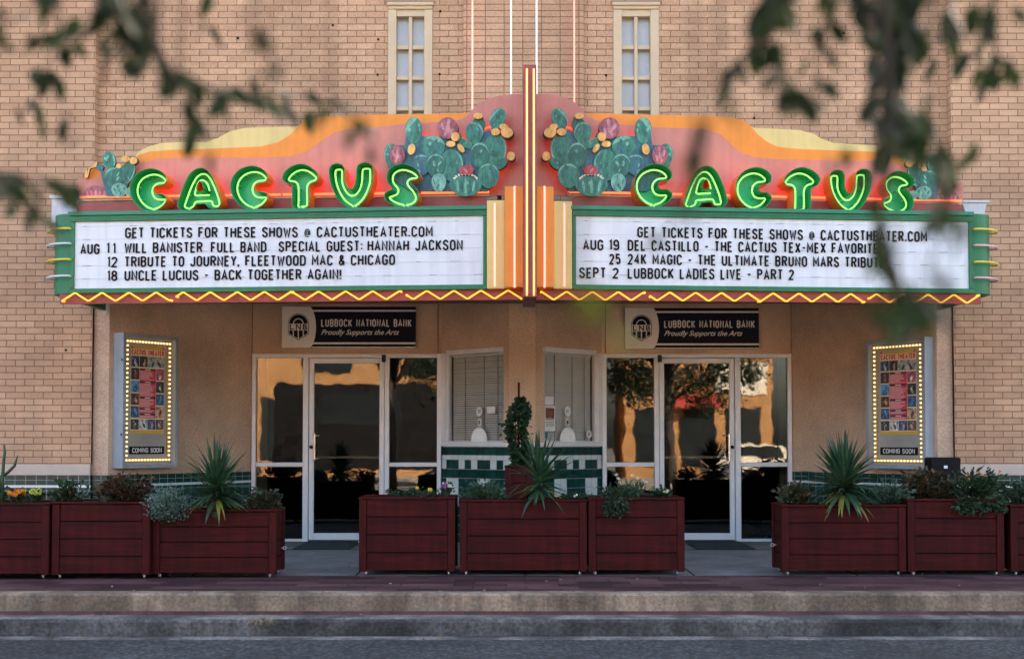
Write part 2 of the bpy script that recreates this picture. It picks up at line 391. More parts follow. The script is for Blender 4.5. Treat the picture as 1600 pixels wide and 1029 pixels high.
for px, py in ((372, 60), (591, 62), (590, 117), (688, 18), (687, 116), (947, 118), (1178, 185), (109, 548), (1318, 52), (520, 40)):
    p = at(px, py, YC); k = MB(); k.lathe([(0, 0), (.013, 0), (.013, .012), (0, .012)], n=8); k.bm.transform(Matrix.Translation((p.x, (YC if abs(p.x) < WE else 0) + .002, p.z)) @ Matrix.Rotation(R(90), 4, 'X')); k.obj('wall_anchor', M['black'], bld)
# lintel line and upper windows
for i, (x0, x1, z0, z1) in enumerate(wins):
    t = MB(); W = x1 - x0
    pw = .19 * W / .92
    xs_ = [x0, x0 + pw * .92, x1 - pw * .92, x1]
    f = MB()
    f.box(x0 + .002, xs_[1], YC - .015, YC + .1, z0, z1 - .07, 0, .006); f.box(xs_[2], x1 - .002, YC - .015, YC + .1, z0, z1 - .07, 0, .006)
    f.box(x0 + .002, x1 - .002, YC - .022, YC + .1, z1 - .069, z1 - .003, 0, .008)
    f.box(x0 - .01, x1 + .01, YC - .045, YC + .02, z1 - .03, z1 + .006, 0, .006)
    g0, g1 = xs_[1], xs_[2]
    f.box(g0 + .001, g1 - .001, YC + .005, YC + .09, z1 - .14, z1 - .07)
    xm = (g0 + g1) / 2
    f.box(xm - .019, xm + .019, YC + .015, YC + .085, z0, z1 - .141, 0, .004)
    zz = z1 - .14; rows = []
    while zz > z0:
        rows.append(zz); zz -= .343
    for z in rows[1:]: 
        f.box(g0 + .001, xm - .021, YC + .02, YC + .08, z - .022, z + .022, 0, .004); f.box(xm + .021, g1 - .001, YC + .02, YC + .08, z - .022, z + .022, 0, .004)
    wo = f.obj('window', M['trim'], bld, label='narrow cream framed upstairs window with frosted panes')
    p = MB()
    p.box(g0, g1, YC + .1, YC + .12, z0, z1)
    p.obj('pane', M['pane'], wo)
    l = MB(); l.box(x0 - .03, x1 + .03, YC - .012, YC + .05, z1 + .008, z1 + .03); l.obj('lintel', M['soffit'], bld)

# ---- storefronts (left one measured, right one mirrored)
def storefront(s):
    x = lambda px: X(px, DY)
    def bx(m, x0, x1, y0, y1, z0, z1, bev=.004):
        a, c = sorted((s * x0, s * x1)); m.box(a, c, y0, y1, z0, z1, 0, bev)
    ZB, ZS, ZM0, ZM1, ZT = 0.004, Z(841, DY), Z(728.5, DY), Z(722, DY), Z(559, DY)
    f = MB()
    xo = [-AX1 + .003, x(400.5), x(474), x(482.5), x(601.5), x(608.5), x(683), x(689.5)]
    bx(f, xo[0], xo[1], DY - .05, DY + .06, ZB, ZF1); bx(f, xo[6], xo[7], DY - .05, DY + .06, ZB, ZF1)
    bx(f, xo[2], xo[3], DY - .05, DY + .06, ZB, ZT - .001); bx(f, xo[4], xo[5], DY - .05, DY + .06, ZB, ZT - .001)
    bx(f, xo[1] + .001, xo[6] - .001, DY - .048, DY + .06, ZT, ZF1)
    fr = f.obj('storefront_frame', M['alu'], bld)
    for a, c in ((xo[1], xo[2]), (xo[5], xo[6])):
        g = MB()
        bx(g, a + .001, c - .001, DY - .04, DY + .05, ZB, ZS); bx(g, a + .001, c - .001, DY - .04, DY + .05, ZM0, ZM1)
        o = g.obj('sidelight', M['alu'], bld)
        for z0, z1 in ((ZS, ZM0), (ZM1, ZT)):
            p = MB(); bx(p, a + .0005, c - .0005, DY, DY + .008, z0, z1, 0); p.obj('pane', M['glass'], o)
    d = MB(); a, c = xo[3] + .006, xo[4] - .006; ga, gc = x(491), x(593)
    ZD0, ZD1, ZDT0, ZDT1 = Z(844, DY) + .01, Z(832, DY), Z(567.5, DY), ZT - .006
    bx(d, a, ga, DY - .03, DY + .02, ZD0, ZDT1, .005); bx(d, gc, c, DY - .03, DY + .02, ZD0, ZDT1, .005)
    bx(d, ga + .0005, gc - .0005, DY - .028, DY + .02, ZD0, ZD1, .003); bx(d, ga + .0005, gc - .0005, DY - .028, DY + .02, ZDT0, ZDT1, .003)
    do = d.obj('entrance_door', M['alu'], bld, label='glass entrance door in a white frame, handle on its %s side' % ('left' if s < 0 else 'right'))
    p = MB(); bx(p, ga - .005, gc + .005, DY - .008, DY, ZD1 - .01, ZDT0 + .01, 0); p.obj('glass', M['glass'], do)
    h = MB(); hx = s * x(493); hz0, hz1 = Z(719, DY), Z(677, DY); k = -s
    h.box(hx - .013, hx + .013, DY - .10, DY - .075, hz0, hz1, 0, .006)
    for z in (hz0 + .025, hz1 - .025):
        h.tube([(hx, DY - .085, z), (hx + s * .05, DY - .085, z), (hx + s * .06, DY - .03, z)], .009)
    h.obj('handle', M['chrome'], do)
    l = MB(); l.lathe([(.0, 0), (.022, 0), (.022, .012), (.012, .014), (0, .014)], (0, 0, 0)); 
    l.bm.transform(Matrix.Translation((s * x(487), DY - .03, Z(698, DY))) @ Matrix.Rotation(R(90), 4, 'X')); l.obj('lock', M['black'], do)
    q = MB(); bx(q, ga + .002, gc - .002, DY + .05, DY + .075, Z(716, DY), Z(712, DY)); q.obj('push_bar', M['chrome'], do)
    e = MB(); ex = s * x(600); e.box(ex - .025, ex + .025, DY - .075, DY - .05, ZT - .055, ZT + .035, 0, .004); e.obj('door_closer', M['kerbd'], do)
storefront(-1); storefront(1)
"""rope posts glimpsed through the glass, pale strips for the reflected frame"""
b = MB(); b.box(X(399, 2.0), X(416, 2.0), 2.0, 2.1, 0.006, 2.9); b.box(-X(399, 2.0) - .1, -X(399, 2.0), 2.0, 2.1, .006, 2.9)
b.obj('frame_reflection_strip', M['stone'], bld)  # pale strips added to imitate the storefront frame reflected in the glass
def stanchion(px, label):
    t = thing('stanchion', label, 'stanchion', (X(px, 2.35), 2.35, .006), 0, 'lobby rope posts')
    a = MB(); a.lathe([(0, 0), (.16, 0), (.165, .01), (.15, .025), (.06, .045), (.03, .06)], n=24); a.obj('base', M['chrome'], t)
    a = MB(); a.tube([(0, 0, .05), (0, 0, .98)], .02); a.ball((0, 0, 1.0), .035); a.obj('post', M['black'], t)
stanchion(1188, 'chrome based rope post standing behind the right hand sidelight')
stanchion(424, 'dark rope post standing behind the left hand sidelight')

# ---- ticket booth
booth = thing('ticket_booth', 'three sided ticket booth with green and white tiles between the glass doors', 'ticket booth', (0, 1.4, 0))
BP = [(-.985, 1.795), (-.155, 1.0), (.155, 1.0), (.985, 1.795)]
planes = [Plane((*BP[i], 0), (BP[i + 1][0] - BP[i][0], BP[i + 1][1] - BP[i][1], 0)) for i in range(3)]
lens = [math.dist(BP[i], BP[i + 1]) for i in range(3)]
ZC0, ZC1, ZW1 = 1.165, 1.212, 2.305
def grow(d):   # booth footprint grown by d towards the street
    out = [(BP[0][0] - d * 1.0, BP[0][1])]
    k = d * .41
    out += [(BP[1][0] - k, BP[1][1] - d), (BP[2][0] + k, BP[2][1] - d), (BP[3][0] + d * 1.0, BP[3][1])]
    return out
def slab(mb, pts, z0, z1, m=0):
    lo = [mb.bm.verts.new((*p, z0)) for p in pts]; hi = [mb.bm.verts.new((*p, z1)) for p in pts]
    for q in (lo[::-1], hi): mb.bm.faces.new(q).material_index = m
    for i in range(len(pts)):
        j = (i + 1) % len(pts); mb.bm.faces.new((lo[i], lo[j], hi[j], hi[i])).material_index = m
b = MB(); slab(b, grow(-.012) , 0, ZC0)
rowz = [(ZC0 - .008, 1.062, 'all'), (1.058, 1.008, 'white'), (1.004, .895, 'A'), (.891, .785, 'all'), (.781, .672, 'C'), (.668, .56, 'C'), (.556, .45, 'C'), (.446, .335, 'all'), (.331, .22, 'all'), (.216, .11, 'all'), (.106, .004, 'all')]
TW = .1075
def colpat(row, k):
    if row == 'all': return 1
    if row == 'white': return 2
    if row == 'A': return 1 if k % 5 in (1, 2, 4) else 2
    return 2 if k % 5 in (1, 2) else 1
bt = b
for fi, (pl, Lf) in enumerate(zip(planes, lens)):
    for z1, z0, row in rowz:
        if fi == 1: edges = [0, .05, .05 + TW, .05 + 2 * TW, Lf]; ks = [0, 3, 4, 0]
        else:
            e = [0.0, .085]; 
            while e[-1] + TW < Lf - .02: e.append(e[-1] + TW)
            e.append(Lf); edges = e; ks = list(range(len(e) - 1))
            if fi == 2: edges = [Lf - v for v in e[::-1]]; ks = ks[::-1]
        for (u0, u1), k in zip(zip(edges, edges[1:]), ks):
            bt.obox(lambda u, w, z: pl.P(u, z, w), u0 + .003, u1 - .003, -.02, 0, z0 + .001, z1 - .001, colpat(row, k))
bt.obj('tiled_base', [M['grout'], M['tile_g'], M['tile_w']], booth, world=True)
b = MB(); slab(b, grow(.055), ZC0 + .002, ZC1); b.obj('counter', M['alu'], booth, world=True)
b = MB()
slab(b, grow(-.003), ZW1, SOF - .004)
uL = planes[0].uz(787, 620)[0]; uR = planes[2].uz(851, 620)[0]
pA = planes[0].P(uL, 0); pB = planes[2].P(uR, 0)
slab(b, [(pA.x, pA.y), BP[1], BP[2], (pB.x, pB.y), (pB.x - .09, pB.y + .1), (pA.x + .09, pA.y + .1)], ZC1 + .001, ZW1 - .001)
b.obj('stucco_pillar', M['stucco'], booth, world=True)
for fi in (0, 2):
    pl, Lf = planes[fi], lens[fi]
    lo, hi = (0, uL) if fi == 0 else (uR, Lf)
    F = lambda u, w, z: pl.P(u, z, w)
    f = MB(); pw = .10
    g0, g1 = (lo + pw + .03, hi - .006) if fi == 0 else (lo + .006, hi - pw - .03)
    if fi == 0: f.obox(F, lo + .01, lo + pw, -.05, .035, ZC1 + .001, ZW1, 0, .005); f.obox(F, lo + pw, g0, -.05, .01, ZC1 + .001, ZW1 - .03, 0, .004)
    else: f.obox(F, hi - pw, hi - .01, -.05, .035, ZC1 + .001, ZW1, 0, .005); f.obox(F, g1, hi - pw, -.05, .01, ZC1 + .001, ZW1 - .03, 0, .004)
    f.obox(F, g0 - .02, g1 + .004, -.05, .03, ZW1 - .028, ZW1 + .03, 0, .004)
    f.obox(F, g0, g1, -.05, .006, ZC1 + .001, ZC1 + .018, 0, .003)
    wo = f.obj('ticket_window', M['alu'], booth, world=True, label='ticket window on the %s face of the booth' % ('left' if fi == 0 else 'right'))
    p = MB(); p.obox(F, g0, g1, -.024, -.018, ZC1 + .015, ZW1 - .027); p.obj('pane', M['glass2'], wo, world=True)
    s_ = MB(); z = ZC1 + .03; rnd = random.Random(fi)
    tilt = .0100 if fi == 0 else .0122
    while z < ZW1 - .05:
        zt = z + rnd.uniform(-.001, .001); th = .0012
        v = [(g0 + .012, -.075, zt - tilt), (g1 - .012, -.075, zt - tilt), (g1 - .012, -.057, zt + tilt), (g0 + .012, -.057, zt + tilt)]
        s_.face([F(u, w, zz) for u, w, zz in v]); s_.face([F(u, w - .001, zz + th) for u, w, zz in v][::-1]); z += .0265
    s_.obox(F, g0 + .01, g1 - .01, -.085, -.05, ZW1 - .05, ZW1 - .029)
    for k in (.25, .6, .85):
        u = g0 + (g1 - g0) * k; s_.obox(F, u - .003, u + .003, -.054, -.052, ZC1 + .02, ZW1 - .05, 1)
    s_.obj('blind', [M['blind'], M['kerbd']], wo, world=True)
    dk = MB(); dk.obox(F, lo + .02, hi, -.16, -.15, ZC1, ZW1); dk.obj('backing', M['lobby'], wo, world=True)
    def disc(px, py, r, nm='speak_hole'):
        u, z = pl.uz(px, py, -.01); a = MB()
        ring = [(u + r * cos(t * pi / 12), z + r * 1.15 * sin(t * pi / 12)) for t in range(24)]
        a.prism(pl.P, ring, -.019, -.008); a.tube([pl.P(p, q, -.006) for p, q in ring], .007, closed=True)
        for k in range(3): a.prism(pl.P, [(u - r * .5, z - .018 + .016 * k), (u + r * .5, z - .018 + .016 * k), (u + r * .5, z - .011 + .016 * k), (u - r * .5, z - .011 + .016 * k)], -.01, -.006, 1)
        a.obj(nm, [M['alu'], M['kerbd']], wo, world=True)
    cx = 749 if fi == 0 else 886.5
    disc(cx, 642.5, .047)
    if fi == 2: disc(920, 678, .036, 'round_sticker')
    u, z = pl.uz(cx, 659.5, -.01); a = MB(); a.obox(F, u - .03, u + .03, -.018, -.008, z - .04, z + .04, 0, .004); a.obox(F, u - .016, u + .016, -.008, -.006, z - .024, z + .024, 1); a.obj('tray_latch', [M['alu'], M['kerbl']], wo, world=True)
    u, z = pl.uz(cx, 690, -.01); a = MB(); z = ZC1 + .018
    arc = [(u + .125 * cos(t * pi / 16), z + .155 * sin(t * pi / 16)) for t in range(17)]
    a.prism(pl.P, arc, -.017, -.010); a.tube([pl.P(p, q, -.004) for p, q in arc], .011); a.obj('pass_through', M['blind'], wo, world=True)
    if fi == 0:
        u, z = pl.uz(767, 640, -.012); a = MB(); a.obox(F, u - .07, u + .07, -.016, -.013, z - .04, z + .04); a.obj('notice', M['paper'], wo, world=True)
    else:
        a = MB()
        for (p0, p1, q0, q1, mi) in ((851.5, 865, 632, 619.5, 0), (851.5, 867.5, 673, 634, 0), (852.5, 866, 653, 637, 1), (853, 866, 655.5, 654.3, 2), (853, 866, 659, 658.2, 2), (853, 866, 662, 661.2, 2), (853, 866, 665, 664.2, 2), (852, 855.5, 684, 675, 3)):
            ua, za = pl.uz(p0, q0, -.012); ub, zb = pl.uz(p1, q1, -.012); a.obox(F, ua, ub, -.016, -.0135 if mi == 0 else -.0125, za, zb, mi)
        a.obj('notice', [M['paper'], mat('notice_picture', (.20, .06, .03), .6, .8, 30), M['kerbd'], mat('teal_sticker', (.02, .2, .25), .5)], wo, world=True)

# ================================================================== marquee
M['pink'] = mat('salmon_paint', (.60, .225, .165), .55, .08, 2.5, .04, 25, streak=.10)
M['orange'] = mat('orange_paint', (.82, .27, .022), .5, .05, 3, .03, 20, streak=.08)
M['yellow'] = mat('pale_yellow_paint', (.72, .56, .20), .5, .05, 3, .03, 20, streak=.08)
M['maroon'] = mat('maroon_paint', (.30, .055, .05), .5, .12, 3, .03, 20, streak=.12)
M['green'] = mat('green_enamel', (.006, .16, .058), .45, .12, 3, .04, 12, streak=.15)
M['teal_trim'] = mat('teal_green_trim', (.015, .20, .10), .45, .1, 4)
M['panel'] = mat('white_letter_panel', (.74, .75, .77), .4, .05, 1.5, streak=.10)
M['rail'] = mat('letter_track', (.66, .67, .70), .35, .05, 4)
M['dash'] = mat('track_clip', (.30, .30, .32), .5, .2, 10)
M['ink'] = mat('black_changeable_letter', (.012, .012, .013), .9, .15, 20, spec=.08)
M['redskirt'] = mat('red_skirt_paint', (.34, .045, .035), .5, .15, 3, streak=.15)
M['canin'] = mat('green_letter_inside', (.005, .23, .075), .35, .1, 6)
M['canface'] = mat('green_letter_face', (.008, .48, .19), .35, .08, 6)
M['canout'] = mat('orange_letter_side', (.80, .22, .02), .5, .1, 5)
M['whitemetal'] = mat('white_sheet_metal', (.62, .63, .66), .5, .08, 4, streak=.15)
M['n_green'] = emis('green_neon', (.34, 1.0, .17), 1.6)
M['n_red'] = emis('red_neon', (1.0, .17, .06), 2.3)
M['n_glow'] = emis('hidden_red_neon', (1.0, .035, .008), 7)
M['n_pink'] = emis('pink_neon', (1.0, .38, .31), 2.0)
M['n_yellow'] = emis('yellow_neon', (1.0, .50, .035), 1.5)
M['n_gold'] = emis('golden_neon', (1.0, .50, .17), 1.6)
M['n_white'] = emis('white_neon', (.80, .90, 1.0), 1.25)
M['tube_y'] = mat('yellow_glass_tube', (.80, .60, .05), .25, .05)
M['tube_w'] = mat('white_glass_tube', (.70, .66, .66), .25, .05)
M['tube_p'] = mat('pink_glass_tube', (.80, .42, .42), .25, .05)

PL = Plane((0, -1.97, 0), (1, -.085, 0)); PR = Plane((0, -1.97, 0), (1, .085, 0))
MZ0, MZ1 = 2.655, 3.432; PZ0, PZ1 = 2.697, 3.346
mq = thing('marquee', 'V shaped theater marquee with painted cactus skyline, white letter boards and green neon letters', 'marquee', (0, -1.0, MZ0))
def part(mb, name, mats, **k): return mb.obj(name, mats, mq, world=True, **k)
XL, XR, RC = -4.61, 4.57, .21
def end_arc(s, grow_=0, n=9):
    """rounded corner of the cabinet end, from the front face round to the side"""
    pl = PL if s < 0 else PR; xe = XL if s < 0 else XR
    u = (xe - s * RC) / pl.U.x; p = pl.P(u, 0, -.0)
    cx, cy = xe - s * RC, p.y + RC
    return [(cx + s * (RC + grow_) * sin(t * pi / 2 / n), cy - (RC + grow_) * cos(t * pi / 2 / n)) for t in range(n + 1)]
b = MB(); la, ra = end_arc(-1), end_arc(1)
foot = [(0, -1.955)] + ra + [(XR, -.02), (XL, -.02)] + la[::-1]
slab(b, foot, 2.745, MZ1 - .004)
path_ = la[::-1] + [(0, -1.955)] + ra; path_ = [(XL, -.02)] + path_ + [(XR, -.02)]
inn_ = [(x * (1 - .06 / 4.6 * (abs(x) / 4.6)), y + (.06 if y < -1 else 0)) for x, y in path_]
for (p, q, pi_, qi_) in zip(path_, path_[1:], inn_, inn_[1:]):
    b.face([(*p, MZ0), (*q, MZ0), (*q, 2.745), (*p, 2.745)]); b.face([(*pi_, MZ0), (*qi_, MZ0), (*qi_, 2.745), (*pi_, 2.745)]); b.face([(*p, MZ0), (*q, MZ0), (*qi_, MZ0), (*pi_, MZ0)])
part(b, 'cabinet', M['green'])
for s, pl, pxs in ((-1, PL, (110, 116, 755, 760)), (1, PR, (894.5, 900, 1514, 1520))):
    us = [pl.uz(p, 400, .02)[0] for p in pxs]
    F = lambda u, w, z: pl.P(u, z, w)
    f = MB()
    f.obox(F, us[0], us[3], .001, .03, PZ1, MZ1 + .006, 0, .004); f.obox(F, us[0], us[3], .001, .03, MZ0 - .004, PZ0, 0, .004)
    f.obox(F, us[0], us[1], .001, .028, PZ0 + .001, PZ1 - .001, 0, .004); f.obox(F, us[2], us[3], .001, .028, PZ0 + .001, PZ1 - .001, 0, .004)
    f.obox(F, us[0] - .02, us[3] + .005, .03, .05, MZ1 - .03, MZ1 + .008, 1, .003); f.obox(F, us[0], us[3], .03, .036, MZ1 - .055, MZ1 - .05, 1)
    part(f, 'letter_board_frame', [M['green'], M['teal_trim']])
    p = MB(); p.obox(F, us[1], us[2], .001, .006, PZ0, PZ1)
    for k in range(5):
        z = Z(370 + 20.3 * k, -1.75) - .022
        z = PZ0 + .105 + .127 * (4 - k) - .012
        p.obox(F, us[1], us[2], .006, .009, z, z + .009, 1)
        rnd = random.Random(k * 7 + s); u = us[1] + .08
        while u < us[2] - .08:
            l = rnd.uniform(.03, .09); p.obox(F, u, u + l, .009, .0105, z + .001, z + .006, 2); u += rnd.uniform(.25, .5)
    for q in range(1, 4): u = us[1] + (us[2] - us[1]) * q / 4; p.obox(F, u - .0025, u + .0025, .006, .0075, PZ0 + .002, PZ1 - .002, 1)
    part(p, 'letter_board', [M['panel'], M['rail'], M['dash']])
    k = MB(); uo = pl.uz(92 if s < 0 else 1534, 465, .0)[0]
    a, c = sorted((uo, 0)); k.obox(F, a, c, -.05, -.02, MZ0 - .10, MZ0 - .002); part(k, 'skirt', M['redskirt'])
    # zigzag neon along the skirt
    x0, x1 = (96, 815) if s < 0 else (845, 1531)
    nseg = 34; pts = []
    for i in range(nseg + 1):
        px = x0 + (x1 - x0) * i / nseg; base = (464.5 - 4.2 * (px - 96) / 719) if s < 0 else (461 + 5.5 * (px - 845) / 690)
        u, z = pl.uz(px, base + (7.2 if i % 2 else -6.2) * (-1 if s < 0 else 1), .03); pts.append(pl.P(u, z, .03))
    pts = [tuple(q) for q in pts]; fine = []
    for a_, b_ in zip(pts, pts[1:]):
        A, B = Vector(a_), Vector(b_); fine += [A.lerp(B, .06), A.lerp(B, .5), A.lerp(B, .94)]
    # four separate tubes with little breaks
    for q in range(4):
        seg = fine[q * len(fine) // 4:(q + 1) * len(fine) // 4]
        k = MB(); k.tube(seg, .0088, n=6); k.tube([seg[0], seg[0] + pl.N * -.06], .011, n=6); k.tube([seg[-1], seg[-1] + pl.N * -.06], .011, n=6)
        part(k, 'zigzag_neon', M['n_yellow'])
    k = MB()
    for i in range(0, nseg, 3):
        v = Vector(pts[i]).lerp(Vector(pts[i + 1]), .5); k.tube([v - pl.N * .07, v], .006, n=5)
    part(k, 'tube_support', M['rail'])
    # end bars
    for i, py in enumerate((361, 384, 408.5, 434) if s < 0 else (362, 387, 412.5, 437)):
        arc = end_arc(s, .07); z = Z(py, -1.5); y_in = arc[0][1]
        path = [(arc[0][0] - s * .02, y_in + .055, z), (arc[0][0] - s * .01, y_in, z)] + [(q[0], q[1], z) for q in arc[1:-2]] + [(arc[-2][0] + s * .01, arc[-2][1] + .03, z), (arc[-2][0] - s * .05, arc[-2][1] + .06, z)]
        k = MB(); k.tube(path, .0105, n=8)
        part(k, 'end_bar_tube', (M['tube_y'] if i % 2 == 0 else M['tube_w']) if s < 0 else (M['tube_y'] if i % 2 == 0 else M['tube_p']))
    # skyline boards
    if s < 0:
        yel = [(210, 250), (212.6, 243), (217, 236.5), (232, 229), (252, 223.5), (279, 222), (322, 222), (341, 215.5), (360, 205), (380, 200.5), (403, 199), (461, 198), (480, 198), (480, 300), (210, 300)]
        orr = [(209, 254), (211, 246), (217, 242), (233, 237), (271, 234), (329, 232.5), (407, 229), (434, 222.5), (453, 211), (465, 198), (475, 189), (488, 183.5), (529, 181), (602, 179), (680, 178), (733, 176.5), (760, 176.5), (760, 300), (209, 300)]
        pk = [(207, 262), (215, 256), (248, 248), (295, 246), (388, 246.5), (430, 245.5), (455, 244), (479, 237), (506, 218), (525, 206), (544, 201.5), (589, 198.5), (631, 193.5), (680, 191), (715, 188), (728, 183), (735, 174.5), (745, 164.5), (760, 155.5), (779, 149.5), (800, 147.2), (823, 147), (823, 305), (207, 310)]
        endp = [(122, 309), (122, 280), (158, 277), (207, 277), (207, 310)]; endo = [(130, 281), (133, 267), (140, 261.5), (150, 260), (157, 268), (160, 281)]
    else:
        yel = [(1165, 300), (1165, 197), (1180, 200), (1215, 201.5), (1250, 203.5), (1271, 209), (1285, 217.5), (1302.5, 223.5), (1337.5, 225.5), (1376, 228), (1397, 232.5), (1411, 241), (1418, 250), (1424, 262), (1424, 300)]
        orr = [(890, 300), (890, 176), (917.5, 177), (1027, 179.6), (1100, 181), (1141, 183.5), (1160, 187), (1173, 196.5), (1183, 209), (1197.5, 221), (1215, 229.5), (1250, 233), (1302, 235), (1376, 237.5), (1404, 244), (1421.5, 258), (1424, 268), (1424, 300)]
        pk = [(822, 305), (822, 147), (840, 147), (864, 147.3), (883, 152.5), (899, 161), (909, 171), (918, 181), (930, 188), (970, 194), (1012, 198.6), (1060, 200), (1103, 202.5), (1126, 210), (1141, 224.5), (1156, 237.5), (1179, 245.5), (1215, 249), (1320, 251), (1376, 251.5), (1404, 256.5), (1418, 265), (1425, 272), (1425, 318), (1300, 316)]
        endp = [(1425, 318), (1425, 284), (1470, 282), (1505, 285), (1505, 318)]; endo = [(1470, 285), (1473, 275), (1479, 268), (1485, 275), (1488, 285)]
    def board(pts, w0, w1, name, m, ink=None):
        q = [pl.uz(px, py, w1) for px, py in pts]; k = MB(); k.prism(pl.P, q, w0, w1, 0, 1 if ink else 0); part(k, name, [m, ink] if ink else m)
    board(yel, -.34, -.31, 'skyline_board', M['yellow']); board(orr, -.305, -.285, 'skyline_board', M['orange']); board(pk, -.28, -.26, 'skyline_board', M['pink'])
    board(endp, -.28, -.262, 'skyline_board', M['pink']); board(endo, -.31, -.285, 'skyline_board', M['orange'])
    k = MB()
    for px in ((180, 330, 480, 640, 780) if s < 0 else (860, 1000, 1150, 1300, 1450)):
        u, z = pl.uz(px, 300, -.36); q = pl.P(u, MZ1, -.36); zt = 3.6 + .25 * (1 - abs(u) / 5)
        k.tube([q + Vector((0, 0, .1)), q + Vector((0, 0, zt - MZ1))], .02, n=6); k.tube([q + Vector((0, 0, zt - MZ1)), Vector((q.x, -.03, MZ1))], .018, n=6)
    part(k, 'steel_brace', M['maroon'])
    # maroon band and ledge under the boards, red neon line
    ml = [(120, 331), (120, 319), (124, 315.5), (300, 314), (752, 307), (761, 310), (765, 318), (765, 326)] if s < 0 else [(889, 327), (889, 316), (893, 309), (900, 307), (1300, 314.5), (1497, 318), (1504, 322), (1505, 333)]
    q = [pl.uz(px, py, -.2) for px, py in ml]; q[0] = (q[0][0], MZ1 - .003); q[-1] = (q[-1][0], MZ1 - .003)
    k = MB(); k.prism(pl.P, q, -.235, -.2); part(k, 'maroon_band', M['maroon'])
    (l0, l1) = ((123, 308), (766, 300)) if s < 0 else ((887, 299.5), (1504, 314))
    A, B = pl.uz(*l0, -.19), pl.uz(*l1, -.19)
    k = MB(); n_ = 6
    for i in range(n_):
        t0, t1 = i / n_ + .003, (i + 1) / n_ - .003
        k.tube([pl.P(A[0] + (B[0] - A[0]) * t, A[1] + (B[1] - A[1]) * t, -.19) for t in (t0, (t0 + t1) / 2, t1)], .011, n=8)
    part(k, 'red_neon_line', M['n_red'])
    k = MB(); k.obox(F, A[0], B[0], -.258, -.2, A[1] - .04, A[1] - .03) if False else k.prism(pl.P, [(A[0], A[1] - .018), (B[0], B[1] - .018), (B[0], B[1] - .034), (A[0], A[1] - .034)], -.258, -.215); part(k, 'ledge', M['greenledge'] if 'greenledge' in M else M.setdefault('greenledge', mat('pale_green_ledge', (.36, .40, .24), .6, .15, 6)))
    # stepped fins beside the blade
    for (p0, p1, pt, w0, w1, m, npx, nt, nb) in (((760.5, 789, 313, .0, .05, 'yellow', 773, 318, 446), (788.5, 818, 291, .0, .12, 'orange', 804, 291, 448)) if s < 0 else ((864.5, 894, 314, .0, .05, 'yellow', 882, 318, 446), (838, 865, 291, .0, .12, 'orange', 851, 291, 448))):
        ua, ub = pl.uz(p0, 400, w1)[0], pl.uz(p1, 400, w1)[0]; zt = pl.uz(p0, pt, w1)[1]
        k = MB(); k.obox(F, ua, ub, -.2 if m == 'orange' else .002, w1, MZ0 - .003 + (.002 if m == 'orange' else 0), zt, 0, .006); part(k, 'stepped_fin', M[m])
        u, z0 = pl.uz(npx, nb, w1 + .04); z1 = pl.uz(npx, nt, w1 + .04)[1]
        k = MB(); k.tube([pl.P(u, z0 + .01, w1), pl.P(u, z0, w1 + .03), pl.P(u, z0 + .02, w1 + .04), pl.P(u, (z0 + z1) / 2, w1 + .04), pl.P(u, z1 - .01, w1 + .04), pl.P(u, z1, w1 + .02)], .009, n=8); part(k, 'fin_neon', M['n_pink'])
    # pale steel boxes behind the ends
k = MB(); k.box(X(81, -.9), X(123, -.9), -1.0, -.5, MZ1, Z(308, -.95), 0, .012); k.box(X(79, -.9), X(124, -.9), -1.02, -.48, Z(312, -.95), Z(307, -.95), 0, .004); part(k, 'vent_hood', M['whitemetal'])
xa, xb = X(1510, -.9), X(1541, -.9); zb, zt = MZ1, Z(315, -.95)
k = MB(); k.prism(lambda u, z, w: Vector((u, -.75 - w, z)), [(xa + .02, zb), (xb - .01, zb), (xb - .01, zb + .08), (xb + .01, zt - .04), (xb + .03, zt), (xa - .06, zt), (xa - .02, zt - .04), (xa + .02, zb + .06)], -.2, .2); k.box(xa - .07, xb + .04, -.97, -.53, zt - .012, zt + .01, 0, .004); part(k, 'vent_hood', M['whitemetal'])
k = MB(); k.box(-4.4, 4.4, -1.4, -.03, 2.725, 2.742); part(k, 'marquee_soffit', M['soffit'])
# blade
k = MB(); bx0, bx1 = X(818, -2.36, 300), X(838.5, -2.36, 300); zbt, zbb = Z(101, -2.36), Z(464, -2.36)
k.box(bx0, bx1, -2.36, -1.5, zbb, zbt, 0, .004)
k.box((bx0 + bx1) / 2 - .022, (bx0 + bx1) / 2 + .022, -2.372, -2.359, zbb + .02, zbt - .1, 1, .003)
for z in (3.0, 3.3, 3.75, 4.15): k.box(bx0 - .002, bx1 + .002, -2.363, -2.0, z, z + .004, 1)
part(k, 'center_blade', [M['maroon'], mat('dark_maroon', (.20, .04, .04), .5)])
for px in (823.3, 834.2):
    x = X(px, -2.40, 300); z1, z0 = Z(108, -2.4), Z(459, -2.4)
    k = MB(); k.tube([(x, -2.36, z1 + .005), (x, -2.39, z1), (x, -2.4, z1 - .02), (x, -2.4, (z0 + z1) / 2), (x, -2.4, z0 + .02), (x, -2.39, z0), (x, -2.36, z0 - .005)], .0095, n=8); part(k, 'blade_neon', M['n_gold'])

